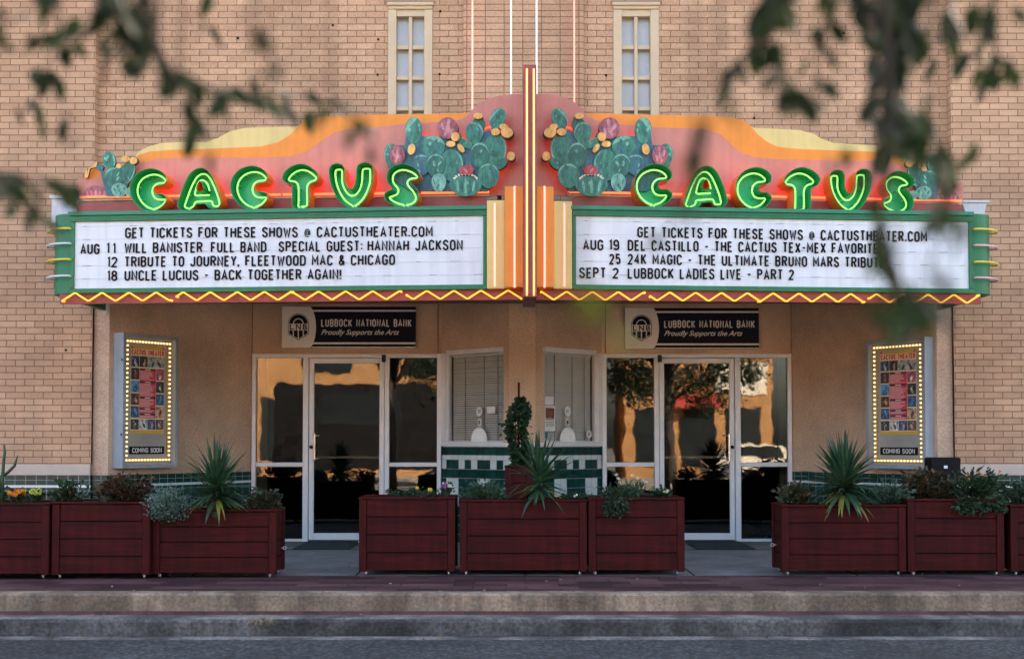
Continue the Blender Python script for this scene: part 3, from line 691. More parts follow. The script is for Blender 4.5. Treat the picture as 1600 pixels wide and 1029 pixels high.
# ---- text
def text2d(body, bold=0, shear=0, spacing=1.0, thick=.02):
    cu = bpy.data.curves.new('t', 'FONT'); cu.body = body; cu.size = 1; cu.offset = bold; cu.shear = shear; cu.space_character = spacing; cu.extrude = thick; cu.resolution_u = 3
    o = bpy.data.objects.new('t', cu); col.objects.link(o); bpy.context.view_layer.update()
    me = bpy.data.meshes.new_from_object(o.evaluated_get(bpy.context.evaluated_depsgraph_get()))
    bpy.data.objects.remove(o); bpy.data.curves.remove(cu)
    V = [v.co.copy() for v in me.vertices]; Fc = [tuple(p.vertices) for p in me.polygons]; bpy.data.meshes.remove(me); return V, Fc
CAPH = (lambda V: max(v.y for v in V) - min(v.y for v in V))(text2d('H')[0])
def text_on(mb, P, body, u0, u1, z0, cap, w=.0, th=.004, m=0, bold=.0, shear=0, cond=None, slope=0):
    """body fitted between u0 and u1 on baseline z0 (letters condensed by cond and spaced out to fit)"""
    sc = cap / CAPH; sp = 1.0
    def wid(sp): 
        V, Fc = text2d(body, bold, shear, sp, .02); return min(v.x for v in V), max(v.x for v in V), V, Fc
    a, c, V, Fc = wid(1.0)
    if cond and len(body) > 1:
        want = (u1 - u0) / (sc * cond); a2, c2, _, _ = wid(1.6)
        k = ((c2 - a2) - (c - a)) / .6; sp = max(.7, 1 + (want - (c - a)) / k); a, c, V, Fc = wid(sp)
    kx = (u1 - u0) / (c - a)
    vv = [mb.bm.verts.new(P(u0 + (v.x - a) * kx, z0 + v.y * sc + slope * (v.x - a) * kx, w + (v.z + .02) / .04 * th)) for v in V]
    for f in Fc:
        try: mb.bm.faces.new([vv[i] for i in f]).material_index = m
        except ValueError: pass
# narrow changeable-letter alphabet: strokes on a 0..1 (wide) x 0..1 (tall) cell, plus cell width
def _arc(cx, cy, rx, ry, a0, a1, n=6): return [(cx + rx * cos(R(a0 + (a1 - a0) * i / n)), cy + ry * sin(R(a0 + (a1 - a0) * i / n))) for i in range(n + 1)]
_O = _arc(.5, .76, .5, .24, 0, 180) + _arc(.5, .24, .5, .24, 180, 360)
GL = {
 'A': (.52, [[(0, 0), (.5, 1), (1, 0)], [(.17, .3), (.83, .3)]]), 'B': (.48, [[(0, 0), (0, 1), (.62, 1)] + _arc(.62, .77, .36, .23, 90, -90) + [(.04, .54)], [(.6, .54)] + _arc(.62, .27, .38, .27, 90, -90) + [(0, 0)]]),
 'C': (.48, [_arc(.5, .76, .5, .24, 0, 180) + _arc(.5, .24, .5, .24, 180, 360)]), 'D': (.50, [[(0, 0), (0, 1), (.5, 1)] + _arc(.5, .72, .5, .28, 90, 0) + _arc(.5, .28, .5, .28, 0, -90) + [(0, 0)]]),
 'E': (.42, [[(1, 1), (0, 1), (0, 0), (1, 0)], [(0, .52), (.85, .52)]]), 'F': (.42, [[(1, 1), (0, 1), (0, 0)], [(0, .52), (.85, .52)]]),
 'G': (.49, [_arc(.5, .76, .5, .24, 0, 180) + _arc(.5, .24, .5, .24, 180, 360) + [(1, .47), (.55, .47)]]), 'H': (.49, [[(0, 0), (0, 1)], [(1, 0), (1, 1)], [(0, .52), (1, .52)]]),
 'I': (.0, [[(.5, 0), (.5, 1)]]), 'J': (.42, [[(1, 1), (1, .24)] + _arc(.5, .24, .5, .24, 0, -180)]), 'K': (.50, [[(0, 0), (0, 1)], [(1, 1), (.05, .42)], [(.3, .58), (1, 0)]]),
 'L': (.40, [[(0, 1), (0, 0), (1, 0)]]), 'M': (.60, [[(0, 0), (0, 1), (.5, .32), (1, 1), (1, 0)]]), 'N': (.50, [[(0, 0), (0, 1), (1, 0), (1, 1)]]),
 'O': (.49, [_O + [_O[0]]]), 'P': (.47, [[(0, 0), (0, 1), (.6, 1)] + _arc(.6, .75, .4, .25, 90, -90) + [(0, .5)]]), 'R': (.49, [[(0, 0), (0, 1), (.6, 1)] + _arc(.6, .76, .4, .24, 90, -90) + [(0, .52)], [(.5, .52), (1, 0)]]),
 'S': (.48, [_arc(.5, .76, .5, .24, 10, 200) + [(.1, .62), (.85, .42)] + _arc(.5, .24, .5, .24, 20, -190)]), 'T': (.46, [[(0, 1), (1, 1)], [(.5, 1), (.5, 0)]]), 'U': (.49, [[(0, 1), (0, .25)] + _arc(.5, .25, .5, .25, 180, 360) + [(1, 1)]]),
 'V': (.50, [[(0, 1), (.5, 0), (1, 1)]]), 'W': (.68, [[(0, 1), (.25, 0), (.5, .8), (.75, 0), (1, 1)]]), 'X': (.50, [[(0, 0), (1, 1)], [(0, 1), (1, 0)]]), 'Y': (.50, [[(0, 1), (.5, .45), (1, 1)], [(.5, .45), (.5, 0)]]), 'Z': (.46, [[(0, 1), (1, 1), (0, 0), (1, 0)]]),
 '1': (.12, [[(0, .86), (1, 1), (1, 0)]]), '2': (.46, [_arc(.5, .74, .5, .26, 165, -25) + [(0, 0), (1, 0)]]), '4': (.48, [[(.75, 0), (.75, 1), (0, .3), (1, .3)]]), '5': (.46, [[(.92, 1), (.05, 1), (.05, .56)] + _arc(.5, .32, .5, .32, 120, -150)]),
 '8': (.46, [_arc(.5, .76, .44, .24, -90, 270, 10), _arc(.5, .26, .5, .26, 90, 450, 10)]), '9': (.46, [_arc(.5, .70, .5, .30, -10, 350, 10) + [(1, .3)] + _arc(.5, .24, .5, .24, 0, -160)]),
 '-': (.30, [[(0, .48), (1, .48)]]), ',': (.0, [[(.5, .10), (.5, -.02), (.3, -.14)]]), '.': (.0, [[(.5, -.02), (.5, .12)]]), ':': (.0, [[(.5, .16), (.5, .30)], [(.5, .62), (.5, .76)]]), '!': (.0, [[(.5, .3), (.5, 1)], [(.5, -.02), (.5, .12)]]),
 '&': (.52, [[(1, 0), (.2, .72)] + _arc(.45, .82, .26, .18, 180, 0) + [(.68, .7), (.1, .36)] + _arc(.38, .22, .38, .22, 160, 300) + [(1, .42)]]),
 '@': (.58, [_arc(.5, .42, .24, .20, 0, 360, 10), [(.74, .60), (.76, .28)] + _arc(.9, .3, .1, .08, 200, 360, 3) + _arc(.5, .42, .5, .42, 0, 300, 12)]), ' ': (.22, [])}
def stroke(mb, P, pts, hw, w, th, m):
    pts = [p for i, p in enumerate(pts) if i == 0 or math.dist(p, pts[i - 1]) > 1e-5]; n = len(pts); Lf, Rt = [], []
    closed = math.dist(pts[0], pts[-1]) < 1e-5
    for i in range(n):
        a = pts[i - 1] if i else (pts[-2] if closed else None); c = pts[i + 1] if i < n - 1 else (pts[1] if closed else None); b_ = pts[i]
        d0 = None if a is None else Vector((b_[0] - a[0], b_[1] - a[1])).normalized(); d1 = None if c is None else Vector((c[0] - b_[0], c[1] - b_[1])).normalized()
        d0 = d0 or d1; d1 = d1 or d0; n0, n1 = Vector((-d0.y, d0.x)), Vector((-d1.y, d1.x)); mt = (n0 + n1)
        if mt.length < .3: mt = n1
        mt.normalize(); k = hw / max(.55, mt.dot(n1)); Lf.append((b_[0] + mt.x * k, b_[1] + mt.y * k)); Rt.append((b_[0] - mt.x * k, b_[1] - mt.y * k))
    fl, fr = [[mb.bm.verts.new(P(u, z, w + th)) for u, z in q] for q in (Lf, Rt)]; bl, br = [[mb.bm.verts.new(P(u, z, w)) for u, z in q] for q in (Lf, Rt)]
    for i in range(n - 1):
        for q in ((fl[i], fr[i], fr[i + 1], fl[i + 1]), (fl[i], fl[i + 1], bl[i + 1], bl[i]), (fr[i], br[i], br[i + 1], fr[i + 1])): mb.bm.faces.new(q).material_index = m
    if not closed:
        for i in (0, n - 1): mb.bm.faces.new((fl[i], bl[i], br[i], fr[i])).material_index = m
def sign_text(mb, P, body, u0, u1, z0, cap, w, th, slope=0, sw=.155, wsc=1.0, m=0):
    """changeable letters: fixed letter widths, the gaps spread to fill u0..u1"""
    hw = cap * sw / 2; ws = [GL[c][0] * cap * wsc for c in body]; n = len(body); rnd = random.Random(body)
    gap = (u1 - u0 - sum(ws) - 2 * hw) / max(1, n - 1)
    if gap < cap * .27:      # too tight: narrow the letters
        gap = cap * .27; k = (u1 - u0 - 2 * hw - gap * (n - 1)) / max(1e-6, sum(ws)); ws = [v * k for v in ws]
    u = u0 + hw
    for ch, wd in zip(body, ws):
        dz = rnd.uniform(-.012, .012) * cap; tilt = rnd.uniform(-.012, .012)
        for j, st in enumerate(GL[ch][1]):
            q = [(u + x * wd + (0 if wd else (x - .5) * cap * .2) + (y - .5) * tilt * cap, z0 + dz + hw + y * (cap - 2 * hw) + slope * (u - u0)) for x, y in st]
            stroke(mb, P, q, hw * (.5 if ch == '@' else 1), w, th + .0004 * j, m)
        u += wd + gap
lines = [(PL, [[('GET TICKETS FOR THESE SHOWS @ CACTUSTHEATER.COM', 195, 676, 372, 370)],
               [('AUG', 125, 155, 397, 397), ('11', 166, 180, 396, 396), ('WILL BANISTER', 194, 316, 395.5, 394.5), ('FULL BAND', 329, 416, 394.5, 394), ('SPECIAL GUEST:', 435, 566, 393.5, 392.5), ('HANNAH JACKSON', 574, 723, 392, 391)],
               [('12', 167, 183, 417.5, 417.5), ('TRIBUTE TO JOURNEY, FLEETWOOD MAC & CHICAGO', 194, 617, 417, 414)],
               [('18', 167, 183, 439, 439), ('UNCLE LUCIUS - BACK TOGETHER AGAIN!', 194, 533, 438.5, 436.5)]]),
         (PR, [[('GET TICKETS FOR THESE SHOWS @ CACTUSTHEATER.COM', 996, 1449, 371, 378)],
               [('AUG', 911, 943, 390.5, 391), ('19', 952, 968, 391, 391), ('DEL CASTILLO - THE CACTUS TEX-MEX FAVORITES', 981, 1383, 391.5, 397)],
               [('25', 952, 970, 413, 413), ('24K MAGIC - THE ULTIMATE BRUNO MARS TRIBUTE', 981, 1383, 413, 418.5)],
               [('SEPT', 905, 947, 434.5, 434.7), ('2', 957, 967, 435, 435), ('LUBBOCK LADIES LIVE - PART 2', 981, 1241, 435, 437.5)]])]
for pl, rows in lines:
    for row in rows:
        for body, p0, p1, q0, q1 in row:
            k = MB()
            A, B = pl.uz(p0, q0, .02), pl.uz(p1, q1, .02)
            zb_ = A[1]; sl = (B[1] - A[1]) / (B[0] - A[0])
            sign_text(k, pl.P, body, A[0], B[0], zb_, .103, .0125, .004, slope=sl)
            part(k, 'message_text', M['ink'])

# ---- neon letters
LT = {
 'C': [(270,510),(225,500),(180,472),(130,415),(103,340),(112,262),(155,200),(215,165),(280,154),(340,170),(380,200),(395,226),(375,240),(320,245),(282,265),(260,300),(256,345),(274,388),(308,410),(350,415),(395,414),(372,455),(330,490)],
 'A': [(600,497),(588,482),(608,420),(640,330),(670,260),(710,190),(750,155),(785,145),(820,155),(860,200),(890,260),(915,320),(940,390),(956,460),(945,478),(905,480),(885,468),(872,430),(820,428),(760,432),(700,440),(684,480),(650,497)],
 'T': [(240,484),(242,440),(242,300),(235,255),(205,225),(150,216),(138,200),(170,155),(220,120),(285,103),(350,120),(400,155),(430,187),(415,210),(370,225),(340,255),(330,300),(332,440),(326,478),(285,484)],
 'U': [(632,108),(688,104),(697,130),(697,230),(720,300),(760,355),(800,373),(845,355),(885,300),(905,220),(910,130),(920,96),(983,94),(991,120),(988,230),(960,320),(920,395),(870,450),(825,474),(780,460),(720,410),(670,330),(640,250),(626,170)],
 'S': [(1190,390),(1215,380),(1265,360),(1286,325),(1275,290),(1235,240),(1225,190),(1240,145),(1285,112),(1345,103),(1410,120),(1460,150),(1483,176),(1465,188),(1415,195),(1385,215),(1378,250),(1400,285),(1440,330),(1465,380),(1462,420),(1430,452),(1380,467),(1330,467),(1260,445),(1210,415)]}
AHOLE = [(778, 240), (742, 330), (815, 326)]
ABAR = [(850, 365), (770, 368), (712, 370), (697, 350), (718, 270), (745, 222), (782, 212), (825, 245), (850, 320)]
def letter(pl, ch, box):
    x0, x1, y0, y1 = box; P0 = LT[ch]
    a0, a1 = min(p[0] for p in P0), max(p[0] for p in P0); c0, c1 = min(p[1] for p in P0), max(p[1] for p in P0)
    def mp(p, w): return pl.uz(x0 + (p[0] - a0) / (a1 - a0) * (x1 - x0), y0 + (p[1] - c0) / (c1 - c0) * (y1 - y0), w)
    WT = -.055
    loop = resample(smooth_loop([mp(p, WT) for p in P0], 8), .018)
    if area(loop) < 0: loop = loop[::-1]
    out = offset_loop(loop, .043)
    out = resample(out, .016)
    inn = offset_loop(loop, .030)
    k = MB(); wb, wf = -.185, .035
    hole = resample(smooth_loop([mp(p, WT) for p in AHOLE], 3), .02) if ch == 'A' else None
    def ring_wall(lp, w0, w1, m):
        A = [k.bm.verts.new(pl.P(u, z, w0)) for u, z in lp]; B = [k.bm.verts.new(pl.P(u, z, w1)) for u, z in lp]
        for i in range(len(lp)):
            j = (i + 1) % len(lp); f = k.bm.faces.new((A[i], A[j], B[j], B[i])); f.material_index = m; f.smooth = True
    # outer skin orange, inner skin green, a few millimetres apart
    ring_wall(out, wb, wf, 1); thin = offset_loop(out, -.004)
    thin = resample(thin, .016); ring_wall(thin, wb + .006, wf, 0)
    # rim joining the two skins
    n = len(out)
    A = [k.bm.verts.new(pl.P(u, z, wf + .001)) for u, z in out]
    B = [k.bm.verts.new(pl.P(u + (uu - u), z + (zz - z), wf + .001)) for (u, z), (uu, zz) in zip(out, [min(thin, key=lambda q: math.dist(q, p)) for p in out])]
    for i in range(n):
        j = (i + 1) % n
        f = k.bm.faces.new((A[i], A[j], B[j], B[i])); f.material_index = 0
    # back plates
    def plate(w, m):
        es = []; 
        for lp in ([out] + ([hole] if hole else [])):
            vs_ = [k.bm.verts.new(pl.P(u, z, w)) for u, z in lp]
            es += [k.bm.edges.new((vs_[i], vs_[(i + 1) % len(vs_)])) for i in range(len(vs_))]
        r = bmesh.ops.triangle_fill(k.bm, edges=es, use_beauty=True, use_dissolve=False)
        for f in r['geom']:
            if isinstance(f, bmesh.types.BMFace): f.material_index = m
    plate(wb + .006, 2); plate(wb, 1)
    if hole: ring_wall(hole, wb, wf, 1); ring_wall(offset_loop(hole, .004), wb + .006, wf, 0)
    o = part(k, 'neon_letter', [M['canin'], M['canout'], M['canface']], recalc=False)
    t = MB()
    # the tube is broken by a small gap at the foot
    n = len(loop); i0 = min(range(n), key=lambda i: loop[i][1]); lp = loop[i0:] + loop[:i0]
    pts = [pl.P(u, z, WT) for u, z in lp[1:]]
    t.tube([pts[0] - pl.N * .08] + pts + [pts[-1] - pl.N * .08], .0080, n=8)
    if ch == 'A': t.tube([pl.P(*q, WT) for q in smooth_loop([mp(p, WT) for p in ABAR], 5, False)], .0080, n=8)
    t.obj('neon_tube', M['n_green'], o, world=True)
    g = MB(); inn2 = [q for q in offset_loop(loop, -.01)]
    if len(inn2) > 8: g.tube([pl.P(u, z, -.215) for u, z in resample(inn2, .03)], .008, n=5, closed=True); g.obj('hidden_tube', M['n_glow'], o, world=True)
    c = MB()
    for i in range(0, n, max(6, n // 9)):
        u, z = loop[i]; c.tube([pl.P(u, z, wb + .006), pl.P(u, z, WT - .01)], .006, n=5); c.ball(pl.P(u * 1 , z, WT - .012), .009, seg=6, rings=4)
    c.obj('tube_support', M['whitemetal'], o, world=True)
for pl, seq in ((PL, (('C', (215, 259.5, 272.8, 326.5)), ('A', (288.5, 343.3, 271.8, 324.6)), ('C', (371, 416.3, 268.8, 323.6)), ('T', (451, 494.5, 265.7, 322.5)), ('U', (524.2, 578.5, 264, 321.3)), ('S', (608.4, 652.3, 265.7, 320)))),
                (PR, (('C', (995, 1041.5, 265.7, 320)), ('A', (1071.4, 1126.6, 268.7, 322)), ('C', (1152.4, 1195.8, 271, 324.3)), ('T', (1227, 1271, 271, 327.5)), ('U', (1298.5, 1350, 273.8, 327.3)), ('S', (1380, 1418, 276.6, 330))))):
    for ch, box in seq: letter(pl, ch, box)

# ---- painted cactus cut-outs standing in front of the skyline boards
def paint(name, c, c2): 
    m = mat(name, c, .55, 0, 5); nt = m.node_tree; p = nt.nodes['Principled BSDF']
    tc = N(nt, 'ShaderNodeTexCoord'); mp = N(nt, 'ShaderNodeMapping'); mp.inputs['Rotation'].default_value = (0, .7, 0); mp.inputs['Scale'].default_value = (1, 1, .35)
    n = N(nt, 'ShaderNodeTexNoise', i_Scale=26.0, i_Detail=5.0, i_Roughness=.8); r = ramp(nt, [v * .75 for v in c], [min(1, v * 1.2) for v in c2], .36, .68)
    nt.links.new(tc.outputs['Object'], mp.inputs[0]); nt.links.new(mp.outputs[0], n.inputs['Vector']); nt.links.new(n.outputs[0], r.inputs[0]); nt.links.new(r.outputs[0], p.inputs['Base Color']); return m
CP = [paint('teal_paint', (.02, .14, .09), (.06, .26, .18)), paint('deep_teal_paint', (.014, .10, .07), (.035, .18, .12)), paint('blue_teal_paint', (.03, .10, .17), (.05, .18, .19)),
      paint('pale_green_paint', (.10, .32, .23), (.24, .50, .38)), paint('plum_flower_paint', (.24, .045, .065), (.44, .14, .17)), paint('pink_petal_paint', (.44, .14, .16), (.62, .30, .30)),
      paint('yellow_fruit_paint', (.82, .36, .06), (.84, .52, .16)), paint('red_flower_paint', (.40, .025, .03), (.52, .10, .09)), paint('cream_dab_paint', (.70, .64, .42), (.78, .74, .55)), paint('edge_paint', (.02, .05, .035), (.04, .08, .06))]
def ell(cx, cy, rx, ry, a=0, n=22, egg=0):
    a = R(a); out = []
    for i in range(n):
        t = 2 * pi * i / n; x, y = rx * cos(t) * (1 - egg * sin(t)), ry * sin(t); out.append((cx + x * cos(a) - y * sin(a), cy + x * sin(a) + y * cos(a)))
    return out
def crescent(cx, cy, rx, ry, a=0, t0=190, t1=350, th=.14, n=14):
    a = R(a); o = []; inn = []
    for i in range(n + 1):
        t = R(t0 + (t1 - t0) * i / n); f = 1 - th * sin(pi * i / n) - .015
        for lst, k in ((o, 1.0), (inn, f)):
            x, y = rx * k * cos(t), ry * k * sin(t); lst.append((cx + x * cos(a) - y * sin(a), cy + x * sin(a) + y * cos(a)))
    return o + inn[::-1]
def cactus(pl, conv, items, hidden, base_w):
    """items: (outline in board units, material). They are stacked on one thick cut-out"""
    k = MB(); w = base_w
    for i, (pts, m) in enumerate(items):
        first = i < hidden
        q = [pl.uz(*conv(p), w) for p in pts]; 
        if first: k.prism(pl.P, q, base_w - .03 - .0003 * i, base_w + .00006 * i, m, 9)
        else: k.prism(pl.P, q, base_w + .0001 * i, base_w + .0015 + .00022 * i, m)
    return part(k, 'cactus_cutout', CP)
def pad(L, cx, cy, rx, ry, a=0, m=0, hl=True, t0=190, t1=350, egg=.12, th=.16):
    rx *= 1.08; ry *= 1.06
    L.append((ell(cx, cy, rx, ry, a, egg=egg), m))
    if hl: L.append((crescent(cx, cy, rx * .97, ry * .97, a, t0, t1, th), 3))
    rnd = random.Random(int(cx * 7 + cy)); ca, sa = cos(R(a)), sin(R(a))
    for j in range(9 if hl else 5):
        rr, an = rnd.random() ** .5 * .74, rnd.uniform(0, 2 * pi); x, y = rx * rr * cos(an), ry * rr * sin(an); s_ = min(rx, ry)
        L.append((ell(cx + x * ca - y * sa, cy + x * sa + y * ca, s_ * rnd.uniform(.06, .16), s_ * rnd.uniform(.16, .42), rnd.uniform(-40, 40), 8), rnd.choice((0, 1, 2, 3, 0, 1))))
def flower(L, cx, cy, rx, ry, m=4, mp=5, n=7):
    L.append((ell(cx, cy, rx, ry), m)); rnd = random.Random(int(cx))
    for j in range(n):
        t = 2 * pi * j / n; L.append((ell(cx + rx * .52 * cos(t), cy + ry * .5 * sin(t), rx * .20, ry * .36, 20 * cos(t), 10), mp if j % 2 else m))
    L.append((ell(cx, cy + ry * .1, rx * .24, ry * .4, 0, 10), mp))
big = []
big.append(([(70, 520), (130, 430), (270, 430), (290, 300), (440, 340), (620, 345), (770, 380), (900, 420), (1000, 330), (1120, 270), (1250, 370), (1290, 500), (1200, 640), (1225, 740), (1160, 840), (1095, 892), (330, 892), (160, 780), (100, 640)], 2))
sil = len(big)
for e in (ell(365, 285, 80, 128), ell(1205, 172, 72, 112, 22), ell(1020, 225, 62, 70), ell(975, 315, 85, 108), ell(710, 270, 105, 112), ell(140, 530, 70, 110), ell(205, 540, 80, 105), ell(1240, 625, 78, 45, -38), ell(1015, 152, 46, 32), ell(1305, 312, 66, 66), ell(1190, 310, 48, 38), ell(1345, 552, 42, 46), ell(800, 350, 40, 48, 30)):
    big.insert(0, (e, 1)); sil += 1
pad(big, 140, 530, 68, 108, 0, 0, True, 150, 260); pad(big, 365, 285, 78, 126, 0, 0, True, 170, 300, th=.5)
pad(big, 1020, 225, 60, 68, 0, 1, False); pad(big, 1205, 172, 70, 110, 22, 0, True, 150, 270, th=.35)
pad(big, 560, 450, 112, 108, 0, 0, True, 230, 350, th=.45); pad(big, 880, 415, 92, 36, 32, 0, True, 180, 340)
pad(big, 1180, 490, 108, 150, 8, 0, True, -60, 60, th=.1); pad(big, 975, 315, 83, 106, 0, 0, True, 230, 370); pad(big, 1240, 625, 76, 42, -38, 1, False)
pad(big, 1030, 535, 88, 122, 0, 1, True, 200, 350); pad(big, 745, 640, 112, 150, 0, 0, True, -70, 60, th=.1); pad(big, 440, 640, 90, 105, 15, 2, True, 210, 300); pad(big, 590, 640, 88, 112, 0, 1, True, 190, 340)
pad(big, 1120, 745, 100, 118, 0, 0, True, 210, 360); pad(big, 620, 815, 68, 88, 0, 3, True, 190, 300, th=.4); pad(big, 890, 850, 150, 95, 0, 0, False)
for j in range(-3, 4): big.append((ell(890 + j * 40, 850, 13, 78 - abs(j) * 9, j * 4, 10), 3 if j % 2 == 0 else 1))
for j in range(9): 
    t = R(200 + j * 17.5); big.append((ell(890 + 118 * cos(t), 790 + 60 * sin(t), 15, 10, j * 30, 8), 8))
big.append(([(840, 735), (825, 680), (850, 660), (856, 640), (878, 652), (897, 628), (915, 650), (942, 636), (948, 660), (975, 676), (955, 735)], 7)); flower(big, 895, 692, 45, 40, 7, 5, 5)
flower(big, 710, 270, 102, 108, 4, 5, 9); flower(big, 205, 540, 76, 100, 4, 5, 9)
for e in ((348, 482, 36, 56, 12), (788, 358, 40, 46, 25), (742, 430, 46, 30, 0), (845, 472, 26, 50, -35), (1015, 150, 46, 30, 5), (1270, 258, 42, 30, 10), (1190, 310, 46, 36, -10), (1305, 315, 62, 52, 10), (1345, 552, 40, 44, 0)):
    big.append((ell(*e), 6)); big.append((ell(e[0] - e[2] * .2, e[1] - e[3] * .2, e[2] * .45, e[3] * .45, e[4], 10), 6))
cactus(PL, lambda p: (590 + p[0] / 6.433, 160 + p[1] / 6.433), big, sil, -.14)
cactus(PR, lambda p: (830 + (1490 - p[0]) / 6.433, 160 + p[1] / 6.433), big, sil, -.14)
sm = []
sm.append(([(360, 340), (400, 330), (450, 420), (600, 400), (690, 330), (820, 320), (835, 450), (760, 600), (740, 740), (480, 740), (440, 560), (400, 400)], 2)); ssil = 1
for e in (ell(520, 265, 82, 118, -8), ell(770, 430, 85, 150, 20), ell(760, 245, 62, 46), ell(855, 270, 54, 52), ell(395, 355, 50, 40), ell(800, 690, 60, 60)):
    sm.insert(0, (e, 1)); ssil += 1
pad(sm, 395, 360, 48, 40, 0, 2, False); pad(sm, 520, 265, 80, 116, -8, 0, True, -70, 60, th=.3); pad(sm, 770, 430, 82, 148, 20, 1, True, -50, 70, th=.2); pad(sm, 575, 490, 100, 125, 0, 0, True, 180, 330, th=.2); pad(sm, 660, 470, 90, 130, 35, 1, False); pad(sm, 800, 690, 58, 58, 0, 3, False); pad(sm, 660, 665, 95, 90, 0, 3, True, 190, 340, th=.2)
for e in ((745, 245, 56, 44, 0), (850, 270, 50, 48, 0), (655, 345, 36, 28, 0)): sm.append((ell(*e), 6))
cactus(PL, lambda p: (110 + p[0] / 8.575, 220 + p[1] / 8.575), sm, ssil, -.16)
cactus(PR, lambda p: (1410 + (940 - p[0]) / 8.575, 224.5 + p[1] / 8.575), sm, ssil, -.16)
for pl, conv in ((PL, lambda p: (110 + p[0] / 8.575, 220 + p[1] / 8.575)), (PR, lambda p: (1410 + (940 - p[0]) / 8.575, 227 + p[1] / 8.575))):
    it = [([(170, 740), (185, 680), (230, 625), (310, 598), (390, 605), (450, 640), (510, 740)], 4)]
    for j in range(5): it.append((ell(225 + j * 58, 700, 14, 42, (j - 2) * 9, 8), 5))
    cactus(pl, conv, it, 1, -.215)
it = [([(195, 500), (205, 380), (225, 370), (230, 420), (245, 360), (300, 340), (345, 270), (365, 290), (345, 350), (260, 375), (235, 490)], 6)]
cactus(PL, lambda p: (110 + p[0] / 8.575, 220 + p[1] / 8.575), it, 1, -.225)
# hidden red tubes behind the cut-outs
def glow(pl, conv, pts):
    k = MB(); k.tube([pl.P(*pl.uz(*conv(p), -.205), -.205) for p in pts], .009, n=5); part(k, 'hidden_glow_tube', M['n_glow'])
hid = [(1085, 850), (1160, 790), (1195, 700), (1230, 620), (1250, 520), (1245, 400), (1190, 270), (1130, 250), (1060, 270), (1010, 330), (960, 390), (880, 400), (800, 330), (760, 350), (640, 370), (500, 370), (420, 340), (400, 270)]
glow(PL, lambda p: (590 + p[0] / 6.433, 160 + p[1] / 6.433), hid); glow(PR, lambda p: (830 + (1490 - p[0]) / 6.433, 160 + p[1] / 6.433), hid)
glow(PL, lambda p: (590 + p[0] / 6.433, 160 + p[1] / 6.433), [(1205, 130), (1225, 200), (1200, 240)]); glow(PR, lambda p: (830 + (1490 - p[0]) / 6.433, 160 + p[1] / 6.433), [(1205, 130), (1225, 200), (1200, 240)])

# ---- tall neon tubes on the brick above
for px, pyb, m, lb in ((738, 167, 'n_pink', 'pink neon tube running up the brick, left of the two white ones'), (798.5, 147, 'n_white', 'white neon tube running up the brick just left of the blade'), (838.5, 100, 'n_white', 'white neon tube rising from the top of the blade'), (897.5, 162, 'n_pink', 'pink neon tube running up the brick, right of the blade')):
    t = thing('neon_tube', lb, 'neon tube', (X(px, .0, 80), .03, 3.9), 0, 'tall neon tubes on the brick panel')
    a = MB(); a.tube([(0, 0, -.0), (0, 0, 1), (0, 0, 2.6), (0, 0, 5.2)], .0085, n=8); a.obj('tube', M[m], t)
    a = MB()
    for z in (.55, 1.35, 2.2, 3.2, 4.2): a.tube([(0, .06, z), (0, .014, z)], .008, n=6)
    a.obj('standoff', M['whitemetal'], t)

